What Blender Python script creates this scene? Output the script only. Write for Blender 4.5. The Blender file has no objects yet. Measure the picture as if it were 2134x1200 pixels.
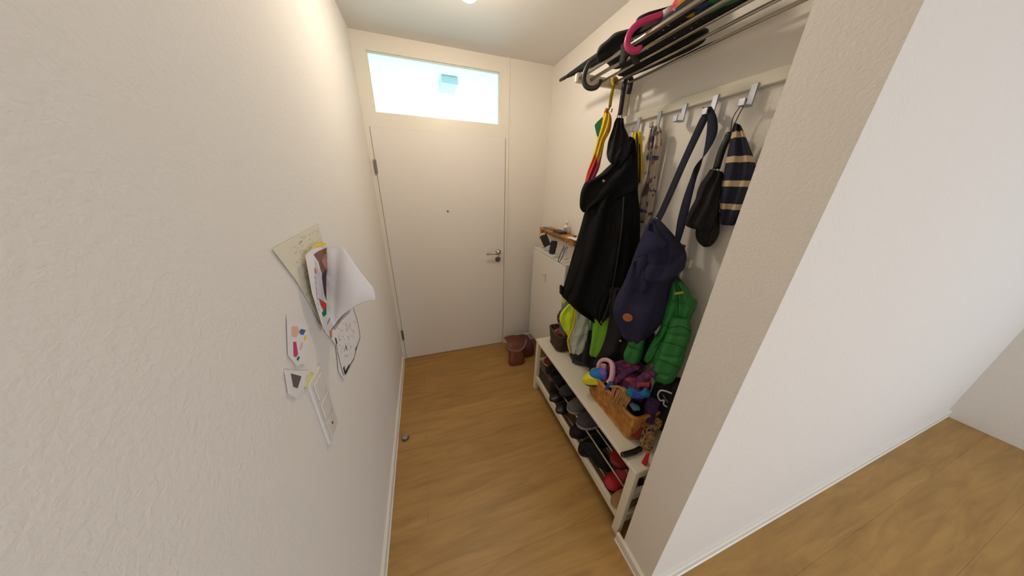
import bpy, bmesh, math, random
from mathutils import Vector, Matrix, noise
random.seed(7)
C = bpy.context.scene.collection
sc = bpy.context.scene
PI = math.pi
# ------------------------------------------------------------------ camera
FPX = 527.51
CAM = Vector((0.3328, 0.0, 1.6478))
def _cam():
    a, b, c = math.radians(-22.2453), math.radians(-1.5968), math.radians(-19.138)
    yaw = Matrix(((math.cos(c), -math.sin(c), 0), (math.sin(c), math.cos(c), 0), (0, 0, 1)))
    pit = Matrix(((1, 0, 0), (0, math.cos(a), -math.sin(a)), (0, math.sin(a), math.cos(a))))
    rol = Matrix(((math.cos(b), 0, math.sin(b)), (0, 1, 0), (-math.sin(b), 0, math.cos(b))))
    return yaw @ pit @ rol
RM = _cam()
cam_data = bpy.data.cameras.new('camera')
cam_data.sensor_width = 36.0
cam_data.sensor_fit = 'HORIZONTAL'
cam_data.lens = 36.0 * FPX / 2134.0
cam_data.clip_start = 0.01
cam = bpy.data.objects.new('camera', cam_data)
C.objects.link(cam)
r, f, u = RM.col[0], RM.col[1], RM.col[2]
cam.matrix_world = Matrix(((r[0], u[0], -f[0], CAM[0]), (r[1], u[1], -f[1], CAM[1]), (r[2], u[2], -f[2], CAM[2]), (0, 0, 0, 1)))
sc.camera = cam
# ------------------------------------------------------------------ colour management, world, lights
sc.view_settings.view_transform = 'Standard'
sc.view_settings.look = 'None'
sc.view_settings.gamma = 1.0
sc.view_settings.use_curve_mapping = False
sc.view_settings.exposure = 0.42
LAMP_E = 150.0          # emission of the ceiling bulb
w = bpy.data.worlds.new('world'); sc.world = w; w.use_nodes = True
w.node_tree.nodes['Background'].inputs[0].default_value = (0.62, 0.72, 0.9, 1)
w.node_tree.nodes['Background'].inputs[1].default_value = 0.5
def area(name, loc, target, size, size_y, power, col):
    l = bpy.data.lights.new(name, 'AREA'); l.shape = 'RECTANGLE'; l.size = size; l.size_y = size_y
    l.energy = power; l.color = col
    o = bpy.data.objects.new(name, l); C.objects.link(o); o.location = loc
    d = Vector(target) - Vector(loc); o.rotation_euler = d.to_track_quat('-Z', 'Y').to_euler()
    return o
# daylight from the window of the room behind and to the right of the camera
area('daylight_room', (3.2, -3.4, 1.5), (0.9, 0.6, 0.9), 1.8, 1.5, 70.0, (0.64, 0.78, 1.0))
# warm fill light added in the same room, no lamp known there
area('room_fill_light', (1.2, -1.6, 2.45), (0.9, -1.2, 0.0), 0.5, 0.5, 8.0, (1.0, 0.86, 0.70))
# daylight in the stairwell beyond the door
area('daylight_stairwell', (0.6, 4.0, 0.5), (0.6, 4.01, 2.6), 3.0, 2.0, 78.0, (0.66, 0.92, 1.0))
# ------------------------------------------------------------------ helpers
W = 1.43; D = 2.296; H = 2.524; XB = 1.105
def s2l(c):
    c = c / 255.0
    return c / 12.92 if c <= 0.04045 else ((c + 0.055) / 1.055) ** 2.4
def rgb(r, g, b): return (s2l(r), s2l(g), s2l(b), 1)
def ray(u, v): return RM @ Vector(((u - 1067) / FPX, 1, -(v - 600) / FPX))
def _on(u, v, ax, val):
    d = ray(u, v); return CAM + d * ((val - CAM[ax]) / d[ax])
def AX(u, v, x): return _on(u, v, 0, x)
def AY(u, v, y): return _on(u, v, 1, y)
def AZ(u, v, z): return _on(u, v, 2, z)
def AD(u, v, A):                      # on the upright plane through A that faces the view
    n = Vector((A[0] - CAM[0], A[1] - CAM[1], 0)).normalized()
    d = ray(u, v); return CAM + d * ((Vector(A) - CAM).dot(n) / d.dot(n))
def mat(name, col, rough=0.6, metal=0.0, bump=None, vary=None, sheen=0.0, coat=0.0, spec=None):
    m = bpy.data.materials.new(name); m.use_nodes = True
    nt = m.node_tree; b = nt.nodes['Principled BSDF']
    b.inputs['Base Color'].default_value = col; b.inputs['Roughness'].default_value = rough
    b.inputs['Metallic'].default_value = metal
    if sheen: b.inputs['Sheen Weight'].default_value = sheen
    if coat: b.inputs['Coat Weight'].default_value = coat
    if spec is not None: b.inputs['Specular IOR Level'].default_value = spec
    tc = nt.nodes.new('ShaderNodeTexCoord')
    if vary:
        sca, c2, lo, hi = vary
        n = nt.nodes.new('ShaderNodeTexNoise'); n.inputs['Scale'].default_value = sca; n.inputs['Detail'].default_value = 4
        nt.links.new(tc.outputs['Object'], n.inputs['Vector'])
        r = nt.nodes.new('ShaderNodeValToRGB'); r.color_ramp.elements[0].position = lo; r.color_ramp.elements[1].position = hi
        r.color_ramp.elements[0].color = col; r.color_ramp.elements[1].color = c2
        nt.links.new(n.outputs['Fac'], r.inputs['Fac']); nt.links.new(r.outputs['Color'], b.inputs['Base Color'])
    if bump:
        sca, st, dist = bump
        n = nt.nodes.new('ShaderNodeTexNoise'); n.inputs['Scale'].default_value = sca; n.inputs['Detail'].default_value = 5
        nt.links.new(tc.outputs['Object'], n.inputs['Vector'])
        bp = nt.nodes.new('ShaderNodeBump'); bp.inputs['Strength'].default_value = st; bp.inputs['Distance'].default_value = dist
        nt.links.new(n.outputs['Fac'], bp.inputs['Height']); nt.links.new(bp.outputs['Normal'], b.inputs['Normal'])
    return m
def patches(name, base, cols, scale, rough=0.9, thr=0.5, stretch=(1, 1, 1)):
    m = mat(name, base, rough); nt = m.node_tree; b = nt.nodes['Principled BSDF']
    tc = nt.nodes.new('ShaderNodeTexCoord'); mp = nt.nodes.new('ShaderNodeMapping'); mp.inputs['Scale'].default_value = stretch
    nt.links.new(tc.outputs['Object'], mp.inputs['Vector'])
    n = nt.nodes.new('ShaderNodeTexNoise'); n.inputs['Scale'].default_value = scale * 0.6; n.inputs['Detail'].default_value = 2
    v = nt.nodes.new('ShaderNodeTexNoise'); v.inputs['Scale'].default_value = scale; v.inputs['Detail'].default_value = 2
    nt.links.new(mp.outputs['Vector'], n.inputs['Vector']); nt.links.new(mp.outputs['Vector'], v.inputs['Vector'])
    r = nt.nodes.new('ShaderNodeValToRGB'); cr = r.color_ramp; cr.interpolation = 'EASE'
    while len(cr.elements) < len(cols): cr.elements.new(0.5)
    for i, c in enumerate(cols):
        cr.elements[i].position = 0.33 + 0.34 * i / max(1, len(cols) - 1); cr.elements[i].color = c
    nt.links.new(n.outputs['Fac'], r.inputs['Fac'])
    t = nt.nodes.new('ShaderNodeValToRGB'); t.color_ramp.elements[0].position = thr; t.color_ramp.elements[1].position = thr + 0.04
    nt.links.new(v.outputs['Fac'], t.inputs['Fac'])
    mx = nt.nodes.new('ShaderNodeMix'); mx.data_type = 'RGBA'; mx.inputs['A'].default_value = base
    nt.links.new(t.outputs['Color'], mx.inputs['Factor']); nt.links.new(r.outputs['Color'], mx.inputs['B'])
    nt.links.new(mx.outputs['Result'], b.inputs['Base Color'])
    return m
def tag(o, label, cat=None, group=None, kind=None):
    if label: o['label'] = label
    if cat: o['category'] = cat
    if group: o['group'] = group
    if kind: o['kind'] = kind
    return o
def root(name, loc, label, cat, group=None):
    o = bpy.data.objects.new(name, None); C.objects.link(o); o.location = loc; o.empty_display_size = 0.05
    return tag(o, label, cat, group)
class G:
    """collects geometry in world coordinates"""
    def __init__(s): s.v = []; s.f = []; s.mi = []; s.cur = 0
    def add(s, vs, fs):
        k = len(s.v); s.v += [Vector(p) for p in vs]; s.f += [tuple(i + k for i in q) for q in fs]; s.mi += [s.cur] * len(fs); return s
    def box(s, a, b):
        x0, y0, z0 = a; x1, y1, z1 = b
        return s.add([(x0,y0,z0),(x1,y0,z0),(x1,y1,z0),(x0,y1,z0),(x0,y0,z1),(x1,y0,z1),(x1,y1,z1),(x0,y1,z1)],
                     [(0,3,2,1),(4,5,6,7),(0,1,5,4),(1,2,6,5),(2,3,7,6),(3,0,4,7)])
    def obox(s, c, ax, ay, az):         # oriented box: centre, three half-axes
        c = Vector(c); vs = []
        for k in (-1, 1):
            for (i, j) in ((-1,-1),(1,-1),(1,1),(-1,1)): vs.append(c + Vector(ax)*i + Vector(ay)*j + Vector(az)*k)
        return s.add(vs, [(0,3,2,1),(4,5,6,7),(0,1,5,4),(1,2,6,5),(2,3,7,6),(3,0,4,7)])
    def tube(s, pts, rad, n=10, closed=False, flat=None):
        pts = [Vector(p) for p in pts]; N = len(pts); rings = []
        up = Vector((0, 0, 1)); prev = None
        for i, p in enumerate(pts):
            if closed: t = pts[(i+1) % N] - pts[i-1]
            else: t = pts[min(i+1, N-1)] - pts[max(i-1, 0)]
            t.normalize()
            if prev is None:
                a = up.cross(t)
                if a.length < 0.1: a = Vector((1,0,0)).cross(t)
            else: a = prev - t * prev.dot(t)
            a.normalize(); b = t.cross(a); prev = a
            rr = rad[i] if isinstance(rad, (list, tuple)) else rad
            fa, fb = flat if flat else (1, 1)
            rings.append([p + (a * math.cos(2*PI*k/n) * fa + b * math.sin(2*PI*k/n) * fb) * rr for k in range(n)])
        return s.rings(rings, closed=closed)
    def rings(s, rings, closed=False, caps=True):
        n = len(rings[0]); m = len(rings); vs = [p for r in rings for p in r]; fs = []
        for i in range(m if closed else m - 1):
            j = (i + 1) % m
            for k in range(n): fs.append((i*n+k, i*n+(k+1) % n, j*n+(k+1) % n, j*n+k))
        if caps and not closed:
            for (ri, rev) in ((0, True), (m-1, False)):
                c = sum((Vector(p) for p in rings[ri]), Vector()) / n; ci = len(vs); vs.append(c)
                for k in range(n):
                    q = (ri*n+k, ri*n+(k+1) % n, ci); fs.append(q[::-1] if rev else q)
        return s.add(vs, fs)
    def lathe(s, c, prof, axis=(0,0,1), n=24):
        ax = Vector(axis).normalized(); a = ax.orthogonal().normalized(); b = ax.cross(a); c = Vector(c)
        return s.rings([[c + ax*h + (a*math.cos(2*PI*k/n) + b*math.sin(2*PI*k/n))*max(r, 1e-4) for k in range(n)] for (r, h) in prof])
    def grid(s, rows, flip=False):
        m = len(rows); n = len(rows[0]); vs = [p for r in rows for p in r]; fs = []
        for i in range(m-1):
            for k in range(n-1): fs.append((i*n+k, i*n+k+1, (i+1)*n+k+1, (i+1)*n+k))
        return s.add(vs, fs)
    def prism(s, poly, off):
        poly = [Vector(p) for p in poly]; n = len(poly); off = Vector(off)
        vs = poly + [p + off for p in poly]
        fs = [tuple(range(n))[::-1], tuple(range(n, 2*n))] + [(i, (i+1) % n, n+(i+1) % n, n+i) for i in range(n)]
        return s.add(vs, fs)
    def build(s, name, mats, parent=None, bevel=0, smooth=False, sub=0, solid=0, clampx=None, zmin=None):
        me = bpy.data.meshes.new(name)
        org = Vector(parent['_o']) if parent is not None and '_o' in parent else (parent.matrix_world.translation if parent is not None else None)
        if clampx is not None:
            for p in s.v: p.x = min(p.x, clampx)
        if zmin is not None:
            for p in s.v: p.z = max(p.z, zmin)
        if parent is not None:
            o0 = Vector(parent.location); q = parent.parent
            while q is not None: o0 += Vector(q.location); q = q.parent
        else:
            xs = [p.x for p in s.v]; ys = [p.y for p in s.v]; zs = [p.z for p in s.v]
            o0 = Vector(((min(xs)+max(xs))/2, (min(ys)+max(ys))/2, min(zs)))
        me.from_pydata([p - o0 for p in s.v], [], s.f)
        if not isinstance(mats, (list, tuple)): mats = [mats]
        for m in mats: me.materials.append(m)
        for p, i in zip(me.polygons, s.mi): p.material_index = i
        bm = bmesh.new(); bm.from_mesh(me); bmesh.ops.recalc_face_normals(bm, faces=bm.faces); bm.to_mesh(me); bm.free()
        if smooth: me.shade_smooth()
        o = bpy.data.objects.new(name, me); C.objects.link(o)
        if parent is not None: o.parent = parent
        else: o.location = o0
        if solid:
            md = o.modifiers.new('solid', 'SOLIDIFY'); md.thickness = solid; md.offset = 0
        if bevel:
            md = o.modifiers.new('bevel', 'BEVEL'); md.width = bevel; md.segments = 3; md.limit_method = 'ANGLE'
            md.harden_normals = False
            me.shade_smooth(); mm = o.modifiers.new('wn', 'WEIGHTED_NORMAL'); mm.keep_sharp = False
        if sub:
            md = o.modifiers.new('sub', 'SUBSURF'); md.levels = sub; md.render_levels = sub
        return o
def struct(g, name, m, **k):
    o = g.build(name, m, **k); o['kind'] = 'structure'; return o
def cr(vals, t):                       # Catmull-Rom through a list of tuples, t in 0..1
    n = len(vals) - 1; x = min(max(t, 0), 1) * n; i = min(int(x), n - 1); f = x - i
    p0 = vals[max(i-1, 0)]; p1 = vals[i]; p2 = vals[i+1]; p3 = vals[min(i+2, n)]
    return tuple(0.5*((2*b) + (-a+c)*f + (2*a-5*b+4*c-d)*f*f + (-a+3*b-3*c+d)*f*f*f) for a, b, c, d in zip(p0, p1, p2, p3))
def spl(pts, m): return [Vector(cr([tuple(p) for p in pts], i/(m-1))) for i in range(m)]
def cloth(name, rows, A, thick, m, parent=None, fold=(0.012, 3, 0, 2), seams=(), n=40, steps=36, clampx=W-0.004, zmin=None, sub=1, wr=0.008, power=0.8, ncurve=9.0):
    """a body of cloth: rows are (left px, right px, thickness factor); cross-sections are ovals that face the view at A"""
    A = Vector(A); nv = Vector((A[0]-CAM[0], A[1]-CAM[1], 0)).normalized()
    rows = [tuple(r) + ((1.0,) if len(r) == 4 else ()) for r in rows]
    g = G(); rings = []; amp, k, ph, tw = fold
    for i in range(steps):
        s = i/(steps-1); uL, vL, uR, vR, tf = cr(rows, s)
        L = AD(uL, vL, A); R = AD(uR, vR, A); c = (L+R)/2; a = (R-L)/2; t = thick*tf
        pin = 1.0
        for q in seams:
            d = abs(s-q)*steps/1.4
            if d < 1: pin *= 1 - 0.30*(1-d)
        ring = []
        for j in range(n):
            th = 2*PI*j/n; cx = math.cos(th); sx = math.sin(th)
            ex = abs(cx)**power*(1 if cx > 0 else -1); es = abs(sx)**power*(1 if sx > 0 else -1)
            lat = ex
            dd = amp*math.sin(k*PI*lat + ph + tw*s*PI) * abs(sx)
            q = c + a*ex*(1 if pin == 1 else (0.97+0.03*pin)) + nv*(es*t*pin + (dd if sx < 0 else 0))
            nn = (noise.noise(q*ncurve + Vector((ph, ph, 0)))*wr + noise.noise(q*ncurve*3.1)*wr*0.45)*min(1, max(0, tf))
            q = q + nv*nn*(1 if sx < 0 else 0.3)
            ring.append(q)
        rings.append(ring)
    g.rings(rings)
    return g.build(name, m, parent, smooth=True, sub=sub, clampx=clampx, zmin=zmin)
def strip(g, path, wid, n=2):          # ribbon through points with half-width vectors
    rows = [[Vector(p) - Vector(h), Vector(p), Vector(p) + Vector(h)] for p, h in zip(path, wid)]
    g.grid(rows)
def hook_pts(c, r, a0, a1, ax, ay, n=14):
    return [Vector(c) + Vector(ax)*r*math.cos(a0+(a1-a0)*i/(n-1)) + Vector(ay)*r*math.sin(a0+(a1-a0)*i/(n-1)) for i in range(n)]
# ------------------------------------------------------------------ materials
def wall_mat(name, col, sc1=70, st=0.35):
    m = mat(name, col, 0.85); nt = m.node_tree; b = nt.nodes['Principled BSDF']
    tc = nt.nodes.new('ShaderNodeTexCoord')
    n1 = nt.nodes.new('ShaderNodeTexNoise'); n1.inputs['Scale'].default_value = sc1; n1.inputs['Detail'].default_value = 4; n1.inputs['Distortion'].default_value = 0.5
    nt.links.new(tc.outputs['Object'], n1.inputs['Vector'])
    bp = nt.nodes.new('ShaderNodeBump'); bp.inputs['Strength'].default_value = st; bp.inputs['Distance'].default_value = 0.004
    nt.links.new(n1.outputs['Fac'], bp.inputs['Height']); nt.links.new(bp.outputs['Normal'], b.inputs['Normal'])
    return m
M_wall = wall_mat('textured white wallpaper', rgb(236, 229, 218), 115, 0.42)
M_ceil = wall_mat('white ceiling paint', rgb(232, 228, 222), 30, 0.08)
M_trim = mat('white lacquered trim', rgb(236, 230, 216), 0.35)
M_door = mat('white lacquered door', rgb(236, 230, 222), 0.38, bump=(3, 0.03, 0.01))
M_gap = mat('dark rubber seal', rgb(70, 62, 54), 0.8)
M_gapl = mat('grey rubber seal', rgb(150, 142, 130), 0.8)
M_white = mat('white painted wood', rgb(232, 224, 202), 0.42, bump=(40, 0.04, 0.002))
M_cab = mat('white plastic', rgb(228, 222, 212), 0.35)
M_steel = mat('brushed steel', rgb(178, 170, 158), 0.28, 1.0)
M_steel_d = mat('dull steel', rgb(138, 132, 124), 0.4, 1.0)
M_hookm = mat('hook aluminium', rgb(170, 170, 180), 0.45, 0.8)
M_blk = mat('black outerwear fabric', rgb(19, 18, 18), 0.85, bump=(180, 0.25, 0.002), spec=0.2)
M_blk2 = mat('black umbrella nylon', rgb(19, 17, 17), 0.85, bump=(60, 0.2, 0.003))
M_blk3 = mat('black soft fleece', rgb(12, 12, 13), 0.95, bump=(120, 0.4, 0.004))
M_plast = mat('black plastic', rgb(20, 20, 21), 0.35)
M_rubber = mat('dark brown rubber handle', rgb(52, 48, 44), 0.42)
M_navy = mat('navy canvas', rgb(45, 44, 70), 0.9, bump=(260, 0.35, 0.0015), spec=0.25)
M_navy2 = mat('dark navy webbing', rgb(20, 25, 46), 0.85, bump=(300, 0.4, 0.0015))
M_patch = mat('orange leather', rgb(186, 102, 42), 0.6)
M_green = mat('green quilted nylon', rgb(38, 122, 52), 0.6, bump=(45, 0.2, 0.004))
M_lime = mat('lime green fleece', rgb(120, 182, 46), 0.85, bump=(90, 0.25, 0.003))
M_neon = mat('neon yellow nylon', rgb(206, 232, 40), 0.6, bump=(50, 0.15, 0.003))
M_silver = mat('reflective silver grey cloth', rgb(190, 196, 178), 0.5, bump=(30, 0.35, 0.006))
M_yel = mat('yellow piping', rgb(236, 206, 20), 0.6)
M_greyf = mat('grey lining fabric', rgb(92, 98, 112), 0.85)
M_pap = mat('white paper', rgb(236, 230, 226), 0.8)
M_pap2 = mat('cream paper', rgb(228, 220, 196), 0.8)
M_wood = mat('oiled oak', rgb(190, 134, 66), 0.5, vary=(14, rgb(166, 108, 46), 0.4, 0.65))
M_leather = mat('brown leather', rgb(116, 58, 36), 0.5, bump=(50, 0.25, 0.004), vary=(5, rgb(92, 42, 28), 0.4, 0.7))
M_leather2 = mat('dark red brown leather', rgb(92, 46, 38), 0.5, bump=(50, 0.25, 0.004))
M_strapg = mat('worn taupe leather band', rgb(122, 92, 74), 0.5)
M_rattan = mat('honey rattan', rgb(206, 142, 58), 0.5, vary=(30, rgb(168, 104, 34), 0.35, 0.7), bump=(80, 0.3, 0.002))
M_wick = mat('dark brown wicker', rgb(84, 58, 42), 0.55, vary=(40, rgb(48, 32, 24), 0.35, 0.7), bump=(90, 0.3, 0.002))
M_pinkh = mat('pink plastic handle', rgb(206, 48, 108), 0.4)
M_pinkf = mat('pale pink fleece', rgb(226, 176, 180), 0.9, bump=(120, 0.3, 0.003))
M_clearp = mat('white plastic collar', rgb(214, 206, 206), 0.4)
M_red = mat('red rubber', rgb(176, 24, 36), 0.5)
M_redf = mat('bright red felt', rgb(206, 36, 50), 0.9)
M_tan = mat('tan suede', rgb(160, 118, 78), 0.85)
M_greysh = mat('grey felt shoe', rgb(92, 88, 84), 0.9)
M_soleg = mat('pale grey shoe sole', rgb(150, 144, 134), 0.7)
M_soleb = mat('black shoe sole', rgb(24, 22, 22), 0.7)
M_mar = mat('maroon suede', rgb(112, 42, 48), 0.85)
M_beige = mat('beige shoe sole', rgb(196, 172, 128), 0.7)
M_brownb = mat('dark brown felt', rgb(66, 50, 42), 0.9)
M_blue = mat('blue fabric', rgb(20, 116, 196), 0.7)
M_purp = mat('purple fabric', rgb(112, 96, 190), 0.7)
M_yelf = mat('yellow rubber toe', rgb(222, 218, 40), 0.6)
M_teal = mat('teal cord', rgb(40, 92, 100), 0.7)
M_ybr = mat('mustard plastic handle', rgb(190, 152, 30), 0.5)
M_cord = mat('grey white cord', rgb(186, 186, 190), 0.7)
M_ltblue = mat('pale blue knit', rgb(120, 150, 164), 0.95, bump=(150, 0.5, 0.003))
M_tass = mat('tan wool fringe', rgb(170, 124, 74), 0.95)
M_knit = patches('multicolour knit wool', rgb(84, 38, 92), [rgb(20, 110, 150), rgb(16, 130, 96), rgb(150, 48, 60), rgb(70, 40, 110), rgb(180, 60, 90)], 9, 0.95, 0.42)
M_knitp = patches('purple mottled knit wool', rgb(70, 34, 78), [rgb(44, 24, 60), rgb(96, 42, 92), rgb(128, 44, 62), rgb(30, 50, 84)], 70, 0.95, 0.48)
M_dark = patches('dark checked wool', rgb(26, 20, 30), [rgb(60, 20, 40), rgb(30, 22, 40), rgb(100, 30, 50)], 60, 0.95, 0.55)
M_tweed = patches('brown bouclé wool', rgb(150, 116, 70), [rgb(100, 60, 36), rgb(196, 164, 110), rgb(60, 44, 36)], 110, 0.95, 0.45)
M_scarf = patches('pale scarf with blue grey and rust flowers', rgb(190, 174, 152), [rgb(62, 60, 92), rgb(78, 74, 108), rgb(150, 118, 100), rgb(96, 84, 84)], 26, 0.9, 0.53)
M_basketfill = patches('red patterned knitwear', rgb(120, 36, 36), [rgb(200, 70, 50), rgb(60, 30, 30), rgb(210, 190, 180)], 55, 0.95, 0.48)
# bulb, glass
M_bulb = bpy.data.materials.new('lamp glass'); M_bulb.use_nodes = True
_b = M_bulb.node_tree.nodes['Principled BSDF']; _b.inputs['Base Color'].default_value = (1, .95, .88, 1)
_b.inputs['Emission Color'].default_value = (1.0, 0.87, 0.72, 1); _b.inputs['Emission Strength'].default_value = LAMP_E
M_glass = bpy.data.materials.new('clear window glass'); M_glass.use_nodes = True
nt = M_glass.node_tree; nt.nodes.remove(nt.nodes['Principled BSDF'])
tr = nt.nodes.new('ShaderNodeBsdfTransparent'); tr.inputs[0].default_value = (0.84, 0.98, 1.0, 1)
gl = nt.nodes.new('ShaderNodeBsdfGlossy'); gl.inputs['Roughness'].default_value = 0.015
fr = nt.nodes.new('ShaderNodeFresnel'); fr.inputs[0].default_value = 1.5
mx = nt.nodes.new('ShaderNodeMixShader'); nt.links.new(fr.outputs[0], mx.inputs[0]); nt.links.new(tr.outputs[0], mx.inputs[1]); nt.links.new(gl.outputs[0], mx.inputs[2])
nt.links.new(mx.outputs[0], nt.nodes['Material Output'].inputs['Surface'])
# floor: oak planks laid across the hall
M_floor = bpy.data.materials.new('oak plank floor'); M_floor.use_nodes = True
nt = M_floor.node_tree; b = nt.nodes['Principled BSDF']; b.inputs['Roughness'].default_value = 0.42
tc = nt.nodes.new('ShaderNodeTexCoord'); mp = nt.nodes.new('ShaderNodeMapping'); mp.inputs['Location'].default_value = (-0.2, -0.60, 0)
nt.links.new(tc.outputs['Object'], mp.inputs['Vector'])
br = nt.nodes.new('ShaderNodeTexBrick'); br.offset = 0.5; br.inputs['Scale'].default_value = 1.0
br.inputs['Mortar Size'].default_value = 0.0008; br.inputs['Mortar Smooth'].default_value = 0.3
br.inputs['Brick Width'].default_value = 2.0; br.inputs['Row Height'].default_value = 0.24
br.inputs['Color1'].default_value = rgb(180, 140, 80); br.inputs['Color2'].default_value = rgb(172, 132, 72); br.inputs['Mortar'].default_value = rgb(136, 100, 54)
nt.links.new(mp.outputs['Vector'], br.inputs['Vector'])
mg = nt.nodes.new('ShaderNodeMapping'); mg.inputs['Scale'].default_value = (0.9, 7.0, 1); nt.links.new(tc.outputs['Object'], mg.inputs['Vector'])
ng = nt.nodes.new('ShaderNodeTexNoise'); ng.inputs['Scale'].default_value = 2.6; ng.inputs['Detail'].default_value = 7; ng.inputs['Distortion'].default_value = 0.9; ng.inputs['Roughness'].default_value = 0.62
nt.links.new(mg.outputs['Vector'], ng.inputs['Vector'])
rr = nt.nodes.new('ShaderNodeValToRGB'); rr.color_ramp.elements[0].position = 0.3; rr.color_ramp.elements[1].position = 0.72
rr.color_ramp.elements[0].color = (0.68, 0.64, 0.57, 1); rr.color_ramp.elements[1].color = (1.12, 1.12, 1.10, 1)
nt.links.new(ng.outputs['Fac'], rr.inputs['Fac'])
ml = nt.nodes.new('ShaderNodeMix'); ml.data_type = 'RGBA'; ml.blend_type = 'MULTIPLY'; ml.inputs['Factor'].default_value = 0.85
nt.links.new(br.outputs['Color'], ml.inputs['A']); nt.links.new(rr.outputs['Color'], ml.inputs['B'])
nt.links.new(ml.outputs['Result'], b.inputs['Base Color'])
bp = nt.nodes.new('ShaderNodeBump'); bp.inputs['Strength'].default_value = 0.12; bp.inputs['Distance'].default_value = 0.002
nt.links.new(ng.outputs['Fac'], bp.inputs['Height']); nt.links.new(bp.outputs['Normal'], b.inputs['Normal'])
# ------------------------------------------------------------------ room shell
X1 = 4.2; Y0 = -3.6
o = struct(G().box((0, Y0, -0.08), (X1, D + 0.12, 0)), 'floor', M_floor)
me = o.data; off = o.location.copy()
for vtx in me.vertices: vtx.co += off
o.location = (0, 0, 0)
struct(G().box((-0.15, Y0, H), (X1, D + 0.12, H + 0.1)), 'ceiling', M_ceil)
struct(G().box((-0.15, Y0, 0), (0, D + 0.12, H)), 'wall_left', M_wall)
g = G().box((1.061, D, 0), (W + 0.2, D + 0.12, H))
struct(g, 'wall_back', M_wall)
struct(G().box((W, 0.455, 0), (W + 0.12, D, H)), 'wall_right', M_wall)
struct(G().box((XB, 0.305, 0), (X1, 0.455, H)), 'wall_pier', M_wall)
struct(G().box((-0.15, Y0 - 0.1, 0), (X1, Y0, H)), 'wall_behind', M_wall)
struct(G().box((X1, Y0, 0), (X1 + 0.1, 0.455, H)), 'wall_room_right', M_wall)
# baseboards (a board with a small rounded top, plus a sealing lip at the floor)
def baseboard(name, p0, p1, nrm, h=0.058, t=0.014):
    p0 = Vector(p0); p1 = Vector(p1); n = Vector(nrm)
    g = G(); prof = [(0, 0), (t+0.004, 0), (t+0.004, 0.004), (t, 0.008), (t, h-0.006), (t-0.004, h), (0, h)]
    g.rings([[p + n*a + Vector((0, 0, z)) for a, z in prof] for p in (p0, p1)])
    return struct(g, name, M_trim)
baseboard('baseboard_left', (0.0005, Y0, 0), (0.0005, D - 0.03, 0), (1, 0, 0))
baseboard('baseboard_back', (1.066, D, 0), (W - .002, D, 0), (0, -1, 0), 0.075)
baseboard('baseboard_right', (W, 1.6, 0), (W, D-.02, 0), (-1, 0, 0), 0.075)
baseboard('baseboard_pier', (XB, 0.305, 0), (XB, 0.49, 0), (-1, 0, 0))
baseboard('baseboard_room', (XB-.014, 0.305, 0), (X1, 0.305, 0), (0, -1, 0))
# ------------------------------------------------------------------ door set
lx0, lx1, lz = 0.034, 1.036, 2.0
gx0, gx1, gz0, gz1 = 0.081, 0.986, 2.090, 2.431
g = G()
g.box((0.0, D+0.004, 0), (lx0-0.004, D+0.09, H)); g.box((lx1+0.004, D-0.008, 0), (1.061, D+0.09, H))
g.box((lx0-0.004, D+0.004, lz+0.004), (lx1+0.004, D+0.07, gz0)); g.box((lx0-0.004, D+0.004, gz1), (lx1+0.004, D+0.07, H))
g.box((lx0-0.004, D+0.004, gz0), (gx0, D+0.07, gz1)); g.box((gx1, D+0.004, gz0), (lx1+0.004, D+0.07, gz1))
fr_ = struct(g, 'trim_1', M_trim)
tag(fr_, 'white door and fanlight frame reaching the ceiling')
g = G(); g.box((lx0-0.0038, D+0.006, 0.0), (lx0-.0004, D+0.05, lz)); g.box((lx1+.0004, D+0.006, 0.0), (lx1+0.0038, D+0.05, lz)); struct(g, 'trim_2', M_gapl); struct(G().box((lx0-0.0038, D+0.0045, lz+.0004), (lx1+.0038, D+0.05, lz+.0038)), 'trim_3', M_trim)
dr = root('door_1', (lx0, D, 0), 'white flush front door with steel lever handle below the fanlight', 'door'); dr['kind'] = 'structure'
del dr['category']
G().box((lx0, D+0.002, 0.006), (lx1, D+0.045, lz)).build('door_leaf', M_door, dr, bevel=0.0015)
for i, (z0, z1) in enumerate(((1.692, 1.792), (0.227, 0.335))):
    g = G(); g.lathe((0.030, D-0.006, z0), [(0.001, 0), (0.007, 0.001), (0.007, z1-z0-.001), (0.001, z1-z0)], n=14)
    g.box((0.022, D-0.001, z0+.006), (0.030, D+0.004, z1-.006)); g.box((0.030, D-0.002, z0+.006), (0.040, D+0.003, z1-.006))
    tag(g.build('hinge', M_steel_d, dr, smooth=False), 'steel barrel hinge')
hz = 1.045; hx = 0.978
hd = G()
hd.lathe((hx, D+.002, hz), [(0.026, 0), (0.026, 0.009), (0.024, 0.011), (0.010, 0.011), (0.010, 0.045), (0.001, 0.045)], axis=(0, -1, 0))
hd.tube([(hx+0.004, D-0.050, hz-.001), (hx-0.02, D-0.050, hz-.001), (hx-0.125, D-0.050, hz-.001)], 0.0095, 16)
tag(hd.build('handle', M_steel, dr, bevel=0, smooth=True), 'brushed steel lever handle')
lk = G(); lk.lathe((hx-.004, D+.002, hz-0.072), [(0.026, 0), (0.026, 0.009), (0.024, 0.011), (0.010, 0.011), (0.010, 0.016), (0.001, 0.016)], axis=(0, -1, 0))
lk.obox((hx-.004, D-.022, hz-.072), (0.011, 0, 0), (0, 0.008, 0), (0, 0, 0.003))
tag(lk.build('lock_cylinder', M_steel_d, dr), 'round steel lock rosette with thumb turn')
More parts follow.
